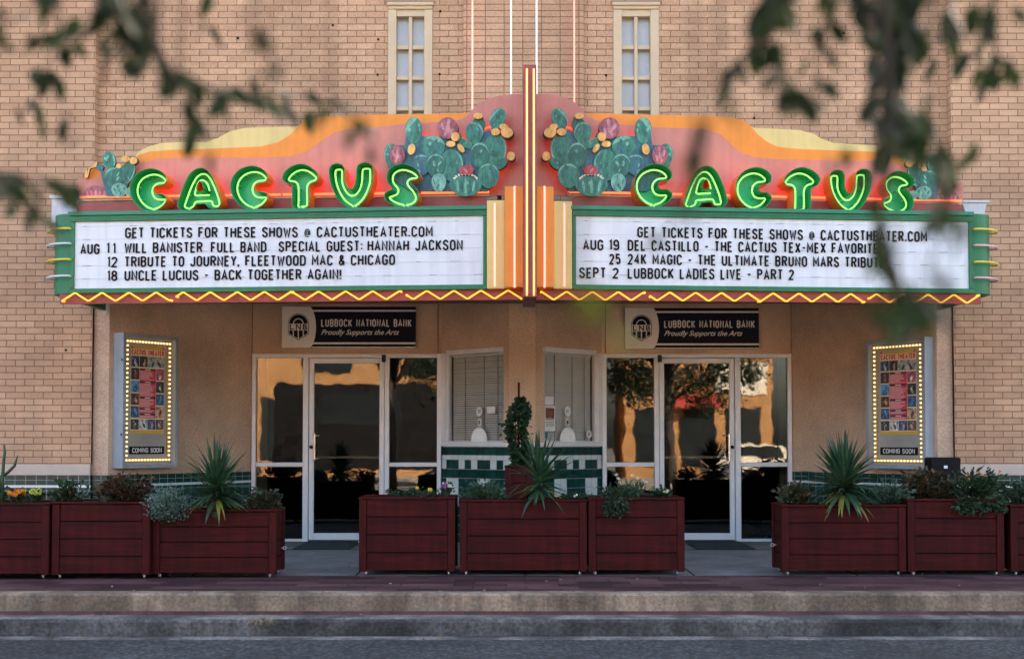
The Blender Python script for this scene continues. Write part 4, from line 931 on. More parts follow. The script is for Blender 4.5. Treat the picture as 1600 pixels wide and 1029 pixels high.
# ================================================================== bank signs over the doors
M['navy'] = mat('navy_sign', (.009, .010, .022), .6, .15, 4, spec=.12)
M['signw'] = mat('sign_white', (.78, .72, .64), .5, .05, 5)
def bank_sign(p0, p1, q0, q1, label):
    YS = DY - .05
    x0, x1, z0, z1 = X(p0, YS), X(p1, YS), Z(q1, YS), Z(q0, YS); W, H = x1 - x0, z1 - z0
    t = thing('bank_sign', label, 'sign', (x0, YS, z0), 0, 'bank signs over the doors')
    P = lambda u, z, w: Vector((u * W / 1450, -w, z * H / 450))
    def q(pts): return [(u, 450 - v) for u, v in pts]
    k = MB(); k.prism(P, q([(0, 0), (1450, 0), (1450, 450), (0, 450)]), -.05, -.001); k.obj('board', M['navy'], t)
    k = MB()
    arc = [(370 * 1 + 0 + 0, 0)] and [(268 + 100 * math.cos(a), 225 + 245 * math.sin(a)) for a in [R(v) for v in range(-66, 67, 6)]]
    k.prism(P, q([(0, 0)] + arc + [(0, 450)]), -.0009, .002)
    for v0, v1 in ((34, 54), (388, 408), (436, 449)): k.prism(P, q([(325, v0), (1450, v0), (1450, v1), (325, v1)]), -.0009, .0015)
    k.obj('stripe', M['signw'], t)
    k = MB()    # arched emblem: ring, inner arch, letters, pillars
    def arch(cx, r, top, bot, n=16): return [(cx + r * math.cos(R(180 + 180 * i / n)), top + r * 1.0 * math.sin(R(180 + 180 * i / n))) for i in range(n + 1)] 
    k.prism(P, q(arch(178, 112, 185, 0) + [(290, 300), (178, 365), (66, 300)]), .0019, .0035, 0)
    k.prism(P, q(arch(178, 106, 185, 0) + [(284, 297), (178, 357), (72, 297)]), .0034, .0045, 1)
    k.prism(P, q(arch(178, 100, 185, 0) + [(278, 183), (78, 183)]), .0044, .0055, 0)
    k.prism(P, q(arch(178, 58, 185, 0) + [(236, 183), (120, 183)]), .0054, .0065, 1)
    k.prism(P, q(arch(178, 48, 185, 0) + [(226, 183), (130, 183)]), .0064, .0075, 0)
    for i, (a, c) in enumerate(((80, 118), (130, 172), (184, 226), (238, 276))):
        y = lambda u: 357 - 60 * abs(u - 178) / 106
        k.prism(P, q([(a, 258), (c, 258), (c, y(c) - 8), (a, y(a) - 8)]), .0044, .0055, 0)
    for ch, a, c in (('L', 84, 128), ('N', 152, 206), ('B', 228, 274)): text_on(k, P, ch, a, c, 450 - 250, 58, .0076, .002, 0, bold=.02)
    k.obj('emblem', [M['navy'], M['signw']], t)
    k = MB(); sign_text(k, lambda u, z, w: P(u * 10, z * 10, w), 'LUBBOCK NATIONAL BANK', 42.5, 140.5, 23.2, 8.2, .0, .003, sw=.145, wsc=1.12); k.obj('bank_name', M['signw'], t); k = MB()
    text_on(k, P, 'Proudly Supports the Arts', 425, 1272, 450 - 304, 54, .0, .003, 0, bold=.012, shear=.42)
    k.obj('tagline', M['signw'], t)
bank_sign(439.5, 649, 479, 543.5, 'navy and tan bank sign over the door on the left')
bank_sign(977, 1187, 481, 545, 'navy and tan bank sign over the door on the right')

# ================================================================== poster cases
M['casegrey'] = mat('grey_case_metal', (.30, .33, .36), .4, .1, 4, streak=.12)
M['caseface'] = mat('case_backboard', (.34, .33, .30), .6, .08, 4)
M['bulb'] = emis('warm_bulb', (1.0, .72, .34), 2.3)
M['socket'] = mat('brass_socket', (.45, .30, .12), .4, .1, 8, metal=.6)
pcols = {'red': (.46, .04, .06), 'dark': (.03, .03, .035), 'blue': (.06, .22, .42), 'grey': (.22, .24, .26), 'wine': (.30, .07, .12), 'tan': (.36, .22, .15), 'pale': (.6, .58, .56), 'gold': (.48, .28, .03), 'brown': (.10, .05, .035), 'navyp': (.03, .07, .15), 'cream': (.66, .48, .30), 'pinkt': (.66, .42, .42)}
PM = {}
for k_, v in pcols.items(): PM[k_] = mat('print_' + k_, [min(.8, q * 1.35) for q in v], .55, .0 if k_ in ('red', 'gold', 'cream', 'pinkt') else .85, 26)
PK = list(pcols); PMATS = [PM[k_] for k_ in PK]
def poster_case(pl, uc, hw, z0, z1, dep, label):
    c0 = pl.P(uc, z0, 0)
    t = thing('poster_case', label, 'poster case', c0, math.atan2(pl.U.y, pl.U.x), 'lit poster cases beside the doors')
    P = lambda u, z, w: Vector((u, -w, z)); F = lambda u, w, z: Vector((u, -w, z)); H = z1 - z0
    k = MB(); e = .045
    k.obox(F, -hw, -hw + e, -.12, dep, 0, H, 0, .004); k.obox(F, hw - e, hw, -.12, dep, 0, H, 0, .004)
    k.obox(F, -hw + e, hw - e, -.12, dep - .002, 0, e, 0, .004); k.obox(F, -hw + e, hw - e, -.12, dep - .002, H - e, H, 0, .004)
    # mitred raised face frame
    for z in (.25 * H, .8 * H): k.obox(F, -hw - .004, -hw, dep - .03, dep - .012, z - .012, z + .012, 1)
    k.obj('case', [M['casegrey'], M['black']], t)
    k = MB(); k.obox(F, -hw + e + .001, hw - e - .001, -.1, dep - .07, e + .001, H - e - .001); k.obj('backboard', M['caseface'], t)
    wb = dep - .07
    u0, u1, b0, b1 = -hw + e + .045, hw - e - .045, e + .045, H - e - .04
    m0 = MB(); m0.lathe([(.0, 0), (.012, 0), (.012, .02), (.009, .025)], n=8); 
    m0.bm.transform(Matrix.Rotation(R(90), 4, 'X')); 
    first = None; pos = []
    nh, nv = 15, 26
    for i in range(nh): 
        u = u0 + (u1 - u0) * i / (nh - 1); pos += [(u, b0), (u, b1)]
    for i in range(1, nv): 
        z = b0 + (b1 - b0) * i / nv; pos += [(u0, z), (u1, z)]
    sk = MB()
    sw_ = .018
    sk.obox(F, u0 - sw_, u1 + sw_, wb - .002, wb + .012, b0 - sw_, b0 + sw_); sk.obox(F, u0 - sw_, u1 + sw_, wb - .002, wb + .012, b1 - sw_, b1 + sw_)
    sk.obox(F, u0 - sw_, u0 + sw_, wb - .002, wb + .012, b0 + sw_, b1 - sw_); sk.obox(F, u1 - sw_, u1 + sw_, wb - .002, wb + .012, b0 + sw_, b1 - sw_)
    sk.obj('socket_strip', M['socket'], t)
    for u, z in pos:
        if first is None:
            a = MB(); a.ball((0, 0, 0), .0108, seg=10, rings=7, sc=(1, 1.25, 1)); first = a.obj('bulb', M['bulb'], t); o = first
        else: o = first.copy(); col.objects.link(o); o.parent = t
        o.location = F(u, wb + .027, z)
    m0.bm.free()
    # poster: sheet, heading, photo tiles and red listings
    pw = hw * .60; pz1, pz0 = H - .135, .40 * H * .62 + .02
    pz0 = .385; PH = pz1 - pz0
    k = MB(); k.obox(F, -pw, pw, wb, wb + .006, pz0, pz1, PK.index('cream'))
    k.obox(F, -pw - .025, pw + .025, wb, wb + .004, pz0 - .05, pz1 + .03, len(PK))
    def rc(u0, u1, v0, v1, c, h=.0072): k.obox(F, -pw + 2 * pw * u0, -pw + 2 * pw * u1, wb + .006, wb + h, pz1 - PH * v1, pz1 - PH * v0, PK.index(c))
    rc(.0, 1, .0, .028, 'gold'); rc(.0, .06, 0, .024, 'red', .0076); rc(.94, 1, 0, .024, 'red', .0076)
    cols = ['blue', 'dark', 'grey', 'dark']
    for i, (a, c, m) in enumerate(((0, .25, 'navyp'), (.25, .5, 'dark'), (.5, .75, 'grey'), (.75, 1, 'grey'))): rc(a + .006, c - .006, .112, .235, m)
    for i, (l, r_) in enumerate((('dark', 'wine'), ('blue', 'dark'), ('brown', 'navyp'), ('navyp', 'tan'))):
        v = .25 + i * .146; rc(.006, .245, v, v + .132, l); rc(.755, .994, v, v + .132, r_)
    for i, m in enumerate(('dark', 'pale', 'navyp', 'brown')): rc(.25 * i + .006, .25 * i + .244, .838, .955, m)
    rc(.0, 1, .962, 1.0, 'gold')
    rc(.255, .745, .25, .826, 'red')
    rnd = random.Random(3)
    for v in (.25, .394, .574, .70, .765): rc(.262, .738, v + .004, v + .026, 'dark', .0078); rc(.42, .58, v + .009, v + .021, 'pinkt', .0082)
    for va, vb in ((.282, .39), (.426, .57), (.606, .695), (.732, .76), (.797, .822)):
        v = va
        while v < vb - .008:
            rc(.27, rnd.uniform(.55, .735), v, v + .0055, 'pinkt', .0078); v += .0135
    # little figures inside the photo tiles
    for i in range(16):
        cu, cv = [(.125, .19), (.375, .19), (.625, .19), (.875, .19), (.125, .32), (.875, .33), (.125, .47), (.875, .47), (.125, .61), (.875, .61), (.125, .755), (.875, .755), (.125, .90), (.375, .90), (.625, .90), (.875, .90)][i]
        m = ['pale', 'tan', 'dark', 'dark', 'wine', 'pale', 'dark', 'pale', 'tan', 'blue', 'blue', 'brown', 'grey', 'brown', 'tan', 'grey'][i]
        if i == 6: 
            ring = ell(0, 0, .022, .026); k.tube([F(-pw + 2 * pw * cu + p, wb + .008, pz1 - PH * cv + q_ - .02) for p, q_ in ring], .006, PK.index('dark'), closed=True, n=5)
        else:
            k.prism(P, [(-pw + 2 * pw * cu + p, pz1 - PH * cv - .01 + q_) for p, q_ in ell(rnd.uniform(-.015, .015), 0, .016, .034, rnd.uniform(-30, 30), 9)], wb + .0072, wb + .0078, PK.index(m))
            k.prism(P, [(-pw + 2 * pw * cu + p, pz1 - PH * cv + .032 + q_) for p, q_ in ell(rnd.uniform(-.015, .015), 0, .010, .011, 0, 8)], wb + .0072, wb + .0078, PK.index('tan'))
    k.obj('poster', PMATS + [M['caseface']], t)
    k = MB(); sign_text(k, P, 'CACTUS THEATER', -pw * .97, pw * .97, pz1 - PH * .099, PH * .064, wb + .0061, .002, sw=.19, wsc=1.1); k.obj('poster_heading', PM['red'], t)
    k = MB(); zc = .155; k.obox(F, -hw * .63, hw * .63, wb, wb + .008, zc, zc + .085, 0, .002); sign_text(k, P, 'COMING SOON', -hw * .53, hw * .53, zc + .016, .054, wb + .0081, .002, m=1, sw=.145, wsc=1.15); k.obj('coming_soon_plate', [M['black'], M['paper']], t)
WLv = Vector((AX0 - AX1, DY - .05, 0)).normalized()
plL = Plane((-AX0, .05, 0), WLv)
poster_case(plL, .44, .385, .93, 2.415, .17, 'grey lit poster case on the wall left of the doors, seen from its left side')
ang = R(53); plR = Plane((AX0 - .44 * WLv.x - .0, .05 + .44 * WLv.y, 0), (cos(ang), -sin(ang), 0))
poster_case(plR, 0.0, .395, .92, 2.37, .17, 'grey lit poster case on the wall right of the doors, beside the black box')

# black box fixture by the right case
t = thing('floodlight', 'black box shaped floodlight on a short post by the right hand brick pier', 'floodlight', (X(1472, -.6), -.6, 0))
k = MB(); k.tube([(0, 0, 0), (0, 0, .82)], .03); k.obj('post', M['black'], t)
k = MB(); hz = Z(745, -.6); tz = Z(714, -.6)
k.prism(lambda u, z, w: Vector((u, -w, z)), [(-.145, hz), (.14, hz), (.15, tz - .01), (.13, tz), (-.13, tz), (-.15, tz - .015)], -.12, .12); k.obj('housing', M['black'], t)
k = MB(); k.box(-.025, .012, -.124, -.121, (hz + tz) / 2 - .01, (hz + tz) / 2 + .02); k.obj('badge', M['alu'], t)

# ================================================================== door mats
M['mat'] = mat('dark_green_rubber', (.02, .035, .032), .8, .3, 20, .5, 120)
for a, c, lb in ((483, 566, 'dark green rubber mat before the left glass door'), (1066, 1152, 'dark green rubber mat before the right glass door')):
    k = MB(); x0, x1 = X(a, DY), X(c, DY)
    k.box(x0, x1, DY - 1.15, DY - .10, .001, .014, 0, .004)
    n_ = 24
    for i in range(n_):
        y = DY - 1.12 + i * .042; k.box(x0 + .03, x1 - .03, y, y + .02, .0145, .019)
    tag(k.obj('door_mat', M['mat']), lb, 'door mat')

# ================================================================== planters
M['redwood'] = mat('red_stained_wood', (.056, .0042, .0035), .6, .4, 3.0, .35, 40, stretch=(.7, 3, 9), spec=.15, streak=.4)
M['redwood2'] = mat('red_stained_post', (.048, .0036, .0032), .6, .35, 3.0, .3, 40, stretch=(5, 5, 1), spec=.15)
M['soil'] = mat('potting_soil', (.03, .022, .016), .95, .4, 20, 1.0, 60)
M['castm'] = mat('castor_metal', (.5, .5, .5), .35, .2, 10, metal=.7)
def planter(p0, p1, qt, qb, Y, dep, label, ring=0, cast=(1, 1), boards=4, floor=None, group='red wooden planter boxes along the sidewalk'):
    x0, x1 = X(p0, Y, qb), X(p1, Y, qb); zt = Z(qt, Y); zb = .045 if floor is None else floor
    W, H = x1 - x0, zt - zb
    t = thing('planter_box', label, 'planter', ((x0 + x1) / 2, Y + dep / 2, zb - .045), 0, group)
    hx, hy, z0 = W / 2, dep / 2, .045; zt = z0 + H
    pw = .068; rnd = random.Random(int(p0))
    s_ = MB(); bh = (H - .02) / boards
    for i in range(boards):
        a, c = z0 + i * bh + .004, z0 + (i + 1) * bh - .004; j = rnd.uniform(-.002, .002)
        s_.box(-hx + pw, hx - pw, -hy + .012 + j, -hy + .035 + j, a, c, 0, .003); s_.box(-hx + pw, hx - pw, hy - .035, hy - .012, a, c, 0, .003)
        s_.box(-hx + .012, -hx + .035, -hy + pw, hy - pw, a, c, 0, .003); s_.box(hx - .035, hx - .012, -hy + pw, hy - pw, a, c, 0, .003)
    s_.obj('plank_siding', M['redwood'], t)
    k = MB(); k.box(-hx + .036, hx - .036, -hy + .036, hy - .036, z0 + .01, zt - .09); k.obj('liner', M['black'], t)
    for sx in (-1, 1):
        for sy in (-1, 1):
            k = MB(); a, c = sorted((sx * hx, sx * (hx - pw + .001))); d, e = sorted((sy * hy, sy * (hy - pw + .001))); k.box(a, c, d, e, z0 - .008, zt - .021, 0, .004); k.obj('corner_post', M['redwood2'], t)
    k = MB(); rw = .085; o_ = .006
    k.box(-hx - o_, hx + o_, -hy - o_, -hy + rw, zt - .02, zt, 0, .004); k.box(-hx - o_, hx + o_, hy - rw, hy + o_, zt - .02, zt, 0, .004)
    k.box(-hx - o_, -hx + rw, -hy + rw + .001, hy - rw - .001, zt - .02, zt, 0, .004); k.box(hx - rw, hx + o_, -hy + rw + .001, hy - rw - .001, zt - .02, zt, 0, .004)
    k.obj('rim', M['redwood'], t)
    k = MB(); g = 14
    vs_ = [[k.bm.verts.new((-hx + .03 + (W - .06) * i / g, -hy + .03 + (dep - .06) * j / 6, zt - .045 + rnd.uniform(-.012, .02))) for i in range(g + 1)] for j in range(7)]
    for j in range(6):
        for i in range(g): k.bm.faces.new((vs_[j][i], vs_[j][i + 1], vs_[j + 1][i + 1], vs_[j + 1][i]))
    k.obj('soil', M['soil'], t)
    first = None
    for sx in (-1, 1):
        for sy in (-1, 1):
            if floor is not None: continue
            k = MB(); cx, cy = sx * (hx - .06), sy * (hy - .05)
            k.bm = bmesh.new(); k.lathe([(0, -.008), (.018, -.008), (.02, 0), (.018, .008), (0, .008)], n=12)
            k.bm.transform(Matrix.Translation((cx, cy, .021)) @ Matrix.Rotation(rnd.uniform(-.6, .6), 4, 'Z') @ Matrix.Rotation(R(90), 4, 'Y'))
            k.box(cx - .014, cx + .014, cy - .014, cy + .014, .030, z0 - .009, 0, .002); k.obj('castor', M['castm'], t)
    if ring:
        k = MB(); cx = ring * (hx + .025)
        k.tube([(cx + .014 * cos(a * pi / 8), -hy + .3, zt * .40 + .014 * sin(a * pi / 8)) for a in range(16)], .003, closed=True, n=6)
        k.tube([(ring * (hx - .01), -hy + .3, zt * .40), (cx - ring * .012, -hy + .3, zt * .40)], .003, n=6); k.obj('eye_ring', M['alu'], t)
    return t
YL, YM, YR = -2.50, -2.20, -2.22
pL1 = planter(-78, 75.5, 785, 895, YL, .62, 'red planter box at the left edge, with orange and yellow flowers')
pL2 = planter(80, 233.5, 783.5, 894, YL + .02, .62, 'red planter box of dark shrubs between the silver bush and the orange flowers')
pL3 = planter(237, 431, 795.5, 894, YL + .10, .46, 'red planter box holding the silver bush and a large yucca', ring=1)
pM1 = planter(560.5, 711, 776, 892, YM, .60, 'red planter box with low sprouts and pansies in front of the left door', ring=-1)
pM2 = planter(718, 917, 780, 892, YM, .60, 'widest red planter box, standing before the ticket booth')
pM3 = planter(920, 1070, 777, 890, YM, .60, 'red planter box with white daisies and a trailing plant', ring=1)
pR1 = planter(1222, 1416.5, 788, 893, YR, .46, 'red planter box with a yucca under the right poster case', ring=-1)
pR2 = planter(1419, 1570, 779, 893, YR, .60, 'red planter box of dark bushes beneath the black floodlight')
pR3 = planter(1580, 1732, 788, 893, YR, .60, 'red planter box cut off by the right edge of the view')
pT = planter(789, 833, 727, 900, -1.15, .30, 'small tall red planter holding the ivy column before the booth', boards=6, group=None)

# ================================================================== across the street (seen mirrored in the glass)
M['ochre'] = brick_mat('ochre_brick', (.62, .34, .15), (.52, .27, .11), (.35, .22, .14), .25, .09, .006)
M['dkglass'] = mat('dark_shop_glass', (.02, .025, .03), .1, .2, 2)
M['whitepaint'] = mat('white_wall_paint', (.75, .70, .62), .7, .08, 2)
M['redpaint'] = mat('red_awning', (.45, .05, .04), .6, .1, 3)
op = thing('shop_building', 'ochre brick shop building across the street, behind the viewer', 'building', (0, -40, -.3))
k = MB(); k.box(-26, 3.5, -40, -34, -.3, 6.2); k.obj('wall', M['ochre'], op, world=True)
k = MB()
for i in range(6): k.box(-24 + i * 4.6, -21 + i * 4.6, -34.0, -33.94, .5, 3.0)
for i in range(7): k.box(-24.5 + i * 4.0, -22.6 + i * 4.0, -34.0, -33.94, 4.0, 5.6)
k.obj('shop_window', M['dkglass'], op, world=True)
k = MB(); k.box(-26.2, 3.7, -40.2, -33.8, 6.2, 6.5); k.obj('cornice', M['stone'], op, world=True)
op = thing('white_shop', 'low pale shop with a red awning across the street, behind the viewer', 'building', (12, -40, -.3))
k = MB(); k.box(4.5, 10.6, -40, -35, -.3, 5.2); k.obj('wall', M['ochre'], op, world=True)
k = MB()
for i in range(3): k.box(4.9 + i * 1.9, 6.3 + i * 1.9, -35, -34.94, .3, 2.6)
k.obj('shop_window', M['dkglass'], op, world=True)
k = MB(); k.prism(lambda u, z, w: Vector((w, -35 + u, z)), [(0, 3.1), (.9, 2.8), (.9, 2.65), (0, 2.9)], 6.5, 8.4); k.obj('awning', M['redpaint'], op, world=True)
k = MB(); k.box(8.2, 10.3, -35, -34.9, 3.2, 4.4); k.obj('sign_band', M['whitepaint'], op, world=True)
M['palec'] = mat('pale_bounce_concrete', (.46, .41, .36), .9, .12, 2, .3, 40)
sheet('far_sidewalk', -80, 80, -33.9, -19.5, -.16, M['palec'])  # unseen far pavement, coloured pale to bounce sunlight into the entrance recess
k = MB(); k.box(-14, 14, -16.2, -12.5, -.33, -.17, 0, .03); tag(k.obj('median', M['conc']), kind='structure')
M['carpaint'] = mat('silver_car_paint', (.45, .46, .48), .25, .05, 3, coat=1)
M['cardark'] = mat('dark_van_paint', (.010, .010, .012), .35, .1, 3)
M['tyre'] = mat('tyre_rubber', (.02, .02, .02), .85, .2, 8)
M['headl'] = mat('headlight_glass', (.8, .8, .78), .1)
def vehicle(name, label, cat, x, y, L, H, body, m):
    t = thing(name, label, cat, (x, y, -.31))
    k = MB(); W = .92
    k.prism(lambda u, z, w: Vector((u, w, z)), [(px * L, pz * H) for px, pz in body], -W, W); o = k.obj('body', m, t)
    k = MB()
    k.prism(lambda u, z, w: Vector((u, w, z)), [(-.28 * L, .62 * H), (.16 * L, .62 * H), (.12 * L, .92 * H), (-.24 * L, .92 * H)], -W - .01, W + .01); k.obj('side_window', M['dkglass'], t)
    for sx in (-.31, .31):
        for sy in (-1, 1):
            a = MB(); a.lathe([(0, -.1), (.27, -.1), (.33, -.06), (.33, .06), (.27, .1), (0, .1)], n=20); a.bm.transform(Matrix.Translation((sx * L, sy * (W - .06), .33)) @ Matrix.Rotation(R(90), 4, 'X')); w_ = a.obj('wheel', M['tyre'], t)
            a = MB(); a.lathe([(0, -.012), (.18, -.012), (.2, .0), (.18, .012), (0, .012)], n=16); a.bm.transform(Matrix.Translation((sx * L, sy * (W + .045), .33)) @ Matrix.Rotation(R(90), 4, 'X')); a.obj('rim', M['chrome'], w_)
    for sy in (-1, 1):
        a = MB(); a.box(.475 * L, .505 * L, sy * .68 - .16, sy * .68 + .16, .40 * H, .48 * H, 0, .01); a.obj('headlight', M['headl'], t)
vehicle('parked_van', 'dark tall box van parked across the street, behind the viewer', 'van', -4.5, -23.5, 6.2, 3.35, [(-.5, .2), (.5, .2), (.5, .5), (.42, .56), (.28, .97), (.2, 1), (-.48, 1), (-.5, .95)], M['cardark'])
vehicle('parked_car', 'silver car parked across the street, behind the viewer', 'car', -10.9, -25.5, 4.4, 1.5, [(-.5, .25), (.5, .25), (.5, .55), (.26, .62), (.14, .95), (-.22, 1), (-.38, .66), (-.5, .6)], M['carpaint'])
vehicle('parked_car', 'pale car parked before the pale shop, behind the viewer', 'car', 9.4, -31.5, 4.4, 1.5, [(-.5, .25), (.5, .25), (.5, .55), (.26, .62), (.14, .95), (-.22, 1), (-.38, .66), (-.5, .6)], M['whitepaint'])

# ================================================================== planting
def LM(name, *cs, trans=.2, rough=.5, var=.35): return [leaf_mat('%s_%d' % (name, i), c, rough, trans, var) for i, c in enumerate(cs)]
G_YUC = LM('yucca_leaf', (.022, .060, .030), (.035, .085, .040), (.06, .11, .045), (.24, .24, .04), (.30, .20, .05))
G_DARK = LM('dark_leaf', (.012, .032, .014), (.020, .048, .020), (.032, .07, .028))
G_COL = LM('coleus_leaf', (.045, .022, .012), (.08, .035, .015), (.03, .035, .014), (.10, .06, .02))
G_MIX = LM('bronze_green_leaf', (.03, .05, .018), (.06, .05, .02), (.10, .045, .03), (.02, .035, .014))
G_SILV = LM('silver_leaf', (.16, .25, .22), (.11, .19, .17), (.22, .32, .28))
G_SAGE = LM('sage_leaf', (.06, .11, .07), (.085, .14, .085), (.04, .075, .045))
G_TREE = LM('tree_leaf', (.007, .016, .006), (.011, .024, .007), (.020, .036, .008), (.12, .15, .015), trans=.25)
M['stem'] = mat('plant_stem', (.05, .06, .025), .8, .3, 10)
M['bark'] = mat('tree_bark', (.05, .042, .035), .95, .35, 6, 1.0, 20, stretch=(3, 3, .6))
M['petal_y'] = mat('yellow_petal', (.75, .55, .04), .6, .2, 20); M['petal_o'] = mat('orange_petal', (.75, .20, .02), .6, .3, 20)
M['petal_w'] = mat('white_petal', (.75, .72, .68), .6, .1, 20); M['petal_v'] = mat('violet_petal', (.38, .10, .36), .6, .3, 20); M['petal_r'] = mat('red_petal', (.5, .02, .04), .6, .2, 20); M['petal_l'] = mat('lime_petal', (.62, .66, .12), .6, .2, 20)
def blade(mb, p, d, L, W, droop, m, segs=5, rnd=random, fold=.25):
    d = Vector(d).normalized(); p = Vector(p); side = d.cross(Vector((0, 0, 1)))
    side = side.normalized() if side.length > .05 else Vector((1, 0, 0)); side = Matrix.Rotation(rnd.uniform(-.5, .5), 3, d) @ side
    prev = None
    for i in range(segs + 1):
        t = i / segs; wv = W * (min(1, .55 + 1.6 * t) if t < .3 else 1 - ((t - .3) / .7) ** 1.6) * .5; wv = max(wv, .0006)
        up = side.cross(d).normalized(); ring = [mb.bm.verts.new(p + side * wv + up * wv * fold), mb.bm.verts.new(p), mb.bm.verts.new(p - side * wv + up * wv * fold)]
        if prev:
            for a in (0, 1):
                f = mb.bm.faces.new((prev[a], prev[a + 1], ring[a + 1], ring[a])); f.material_index = m; f.smooth = True
        prev = ring; p = p + d * (L / segs); d = (d + Vector((0, 0, -1)) * droop / segs).normalized()
def leaf(mb, p, d, L, W, m, rnd):
    """one small folded leaf: six corners round a midrib"""
    d = Vector(d).normalized(); s = d.cross(Vector((rnd.uniform(-1, 1), rnd.uniform(-1, 1), rnd.uniform(-1, 1))))
    if s.length < .05: s = d.orthogonal()
    s.normalize(); u = s.cross(d); p = Vector(p); V = mb.bm.verts.new
    a, b_, c = V(p), V(p + d * L * .5 - u * W * .12), V(p + d * L - u * W * .1)
    l1, l2 = V(p + d * L * .28 + s * W * .5 + u * W * .12), V(p + d * L * .68 + s * W * .42 + u * W * .1)
    r1, r2 = V(p + d * L * .28 - s * W * .5 + u * W * .12), V(p + d * L * .68 - s * W * .42 + u * W * .1)
    for q in ((a, l1, l2, b_), (b_, l2, c), (a, b_, r2, r1), (b_, c, r2)):
        f = mb.bm.faces.new(q); f.material_index = m
def yucca(label, px, py, Y, L, n, seed, tint=0, group='yuccas in the planters', spread=1.0, zs=None):
    rnd = random.Random(seed); p = at(px, py, Y)
    if zs is not None: p.z = zs
    t = thing('yucca', label, 'yucca', p, 0, group)
    k = MB()
    for i in range(n):
        q = (i + .5) / n; az = rnd.uniform(0, 2 * pi)
        el = R(86 - 114 * q ** 1.05 + rnd.uniform(-9, 9)); l = L * (1.05 - .22 * q) * rnd.uniform(.82, 1.08)
        d = (cos(az) * cos(el) * spread, sin(az) * cos(el), sin(el))
        h = .13 * (1 - q) + .13; m = rnd.choice((0, 0, 1, 1, 2))
        if q > .82 and rnd.random() < .55 + tint: m = rnd.choice((2, 3, 3, 4))
        blade(k, (rnd.uniform(-.02, .02), rnd.uniform(-.02, .02), h), d, l, .036 * rnd.uniform(.8, 1.2), (.15 + .8 * q * rnd.uniform(.4, 1.5)) * (2.2 if rnd.random() < .12 else 1), m, 6, rnd)
    k.obj('blades', G_YUC, t, recalc=False)
    k = MB(); k.tube([(0, 0, -.03), (0, 0, .1), (0, 0, .2)], [.045, .04, .02], n=8); k.obj('stem', M['stem'], t)
    return t
def bush(name, label, cat, px0, px1, py0, py1, Y, dep, mats, n, L, W, seed, group=None, flowers=None, dense=False, hang=0, up=.35):
    """a leafy clump filling the box between pixels; flowers = (material, count, radius)"""
    rnd = random.Random(seed); a, c = at(px0, py1, Y), at(px1, py0, Y); cx = (a.x + c.x) / 2; rx, H = (c.x - a.x) / 2, c.z - a.z
    t = thing(name, label, cat, (cx, Y, a.z), 0, group)
    k = MB(); st = MB(); nc = max(5, n // 26); cl = []
    for i in range(nc):
        az, r = rnd.uniform(0, 2 * pi), rnd.random() ** .5; x, y = rx * .86 * r * cos(az), dep * .5 * r * sin(az)
        h = H * (.35 + .6 * (1 - r * r * .75) * rnd.uniform(.6, 1.0)); cl.append((x, y, h))
        st.tube([(x * .3, y * .3, 0), (x * .7, y * .7, h * .55), (x, y, h * .95)], [.006, .005, .003], n=5)
    for i in range(n):
        x, y, h = rnd.choice(cl); f = rnd.uniform(.25, 1.02); rr = min(rx, H) * .26
        p = Vector((x * (.45 + .55 * f), y * (.45 + .55 * f), h * f)) + Vector((rnd.gauss(0, rr), rnd.gauss(0, rr), rnd.gauss(0, rr * .6)))
        p.x = max(-rx, min(rx, p.x)); p.z = min(H, max(.0 if not hang else -hang * rnd.random(), p.z))
        d = Vector((p.x / rx, p.y / (dep * .5) - .25, up + rnd.uniform(-.5, .7))) + Vector((rnd.uniform(-.5, .5), rnd.uniform(-.5, .5), 0))
        sc = rnd.uniform(.65, 1.2); leaf(k, p, d, L * sc, W * sc, rnd.randrange(len(mats)), rnd)
    if hang:
        for i in range(14):
            x = rnd.uniform(-rx * .8, rx * .6); pts = [(x, -dep * .3, H * .3), (x + .01, -dep * .5 - .03, H * .1)]; hz = -hang * rnd.uniform(.35, 1)
            for q in range(1, 5): pts.append((x + rnd.uniform(-.02, .02), -dep * .5 - .05 - rnd.uniform(0, .02), hz * q / 4))
            st.tube(pts, .003, n=4)
            for q in pts[1:]:
                for _ in range(7): leaf(k, Vector(q) + Vector((rnd.uniform(-.03, .03), rnd.uniform(-.02, .02), rnd.uniform(-.02, .02))), (rnd.uniform(-1, 1), rnd.uniform(-1, .2), rnd.uniform(-.8, .3)), L, W, rnd.randrange(len(mats)), rnd)
    st.obj('stems', M['stem'], t); k.obj('foliage', mats, t, recalc=False)
    for m, cnt, r, zf in (flowers or []):
        for i in range(cnt):
            x, y, h = rnd.choice(cl); z = H * zf * rnd.uniform(.75, 1.08); px_, py_ = x + rnd.uniform(-.03, .03), -abs(y) * .8 - .03
            f = MB(); f.tube([(px_ * .8, py_ * .8, z * .5), (px_, py_, z)], .0025, n=4)
            for j in range(6):
                an = j * pi / 3 + i; leaf(f, (px_, py_, z), (cos(an), -.6, sin(an)), r, r * .8, 1, rnd)
            f.ball((px_, py_ - r * .25, z), r * .3, 1, 6, 5); f.obj('flower', [M['stem'], M[m]], t, recalc=False)
    return t
def ztop(qt, Y): return Z(qt, Y) - .045
yl, ym, yr = YL + .31, YM + .30, YR + .30
bush('silver_bush', 'round silvery bush spilling over the left front corner of the yucca planter', 'bush', 231, 298, 753, 816, YL + .12, .34, G_SILV, 2300, .026, .012, 3)
yucca('large yucca with yellowing lower leaves in the planter left of the doors', 338, 790, yl - .17, .45, 160, 11, .15, zs=ztop(795.5, YL + .1))
bush('coleus', 'small bronze green coleus at the right end of the left yucca planter', 'plant', 388, 436, 760, 797, yl, .4, G_MIX, 330, .05, .032, 5)
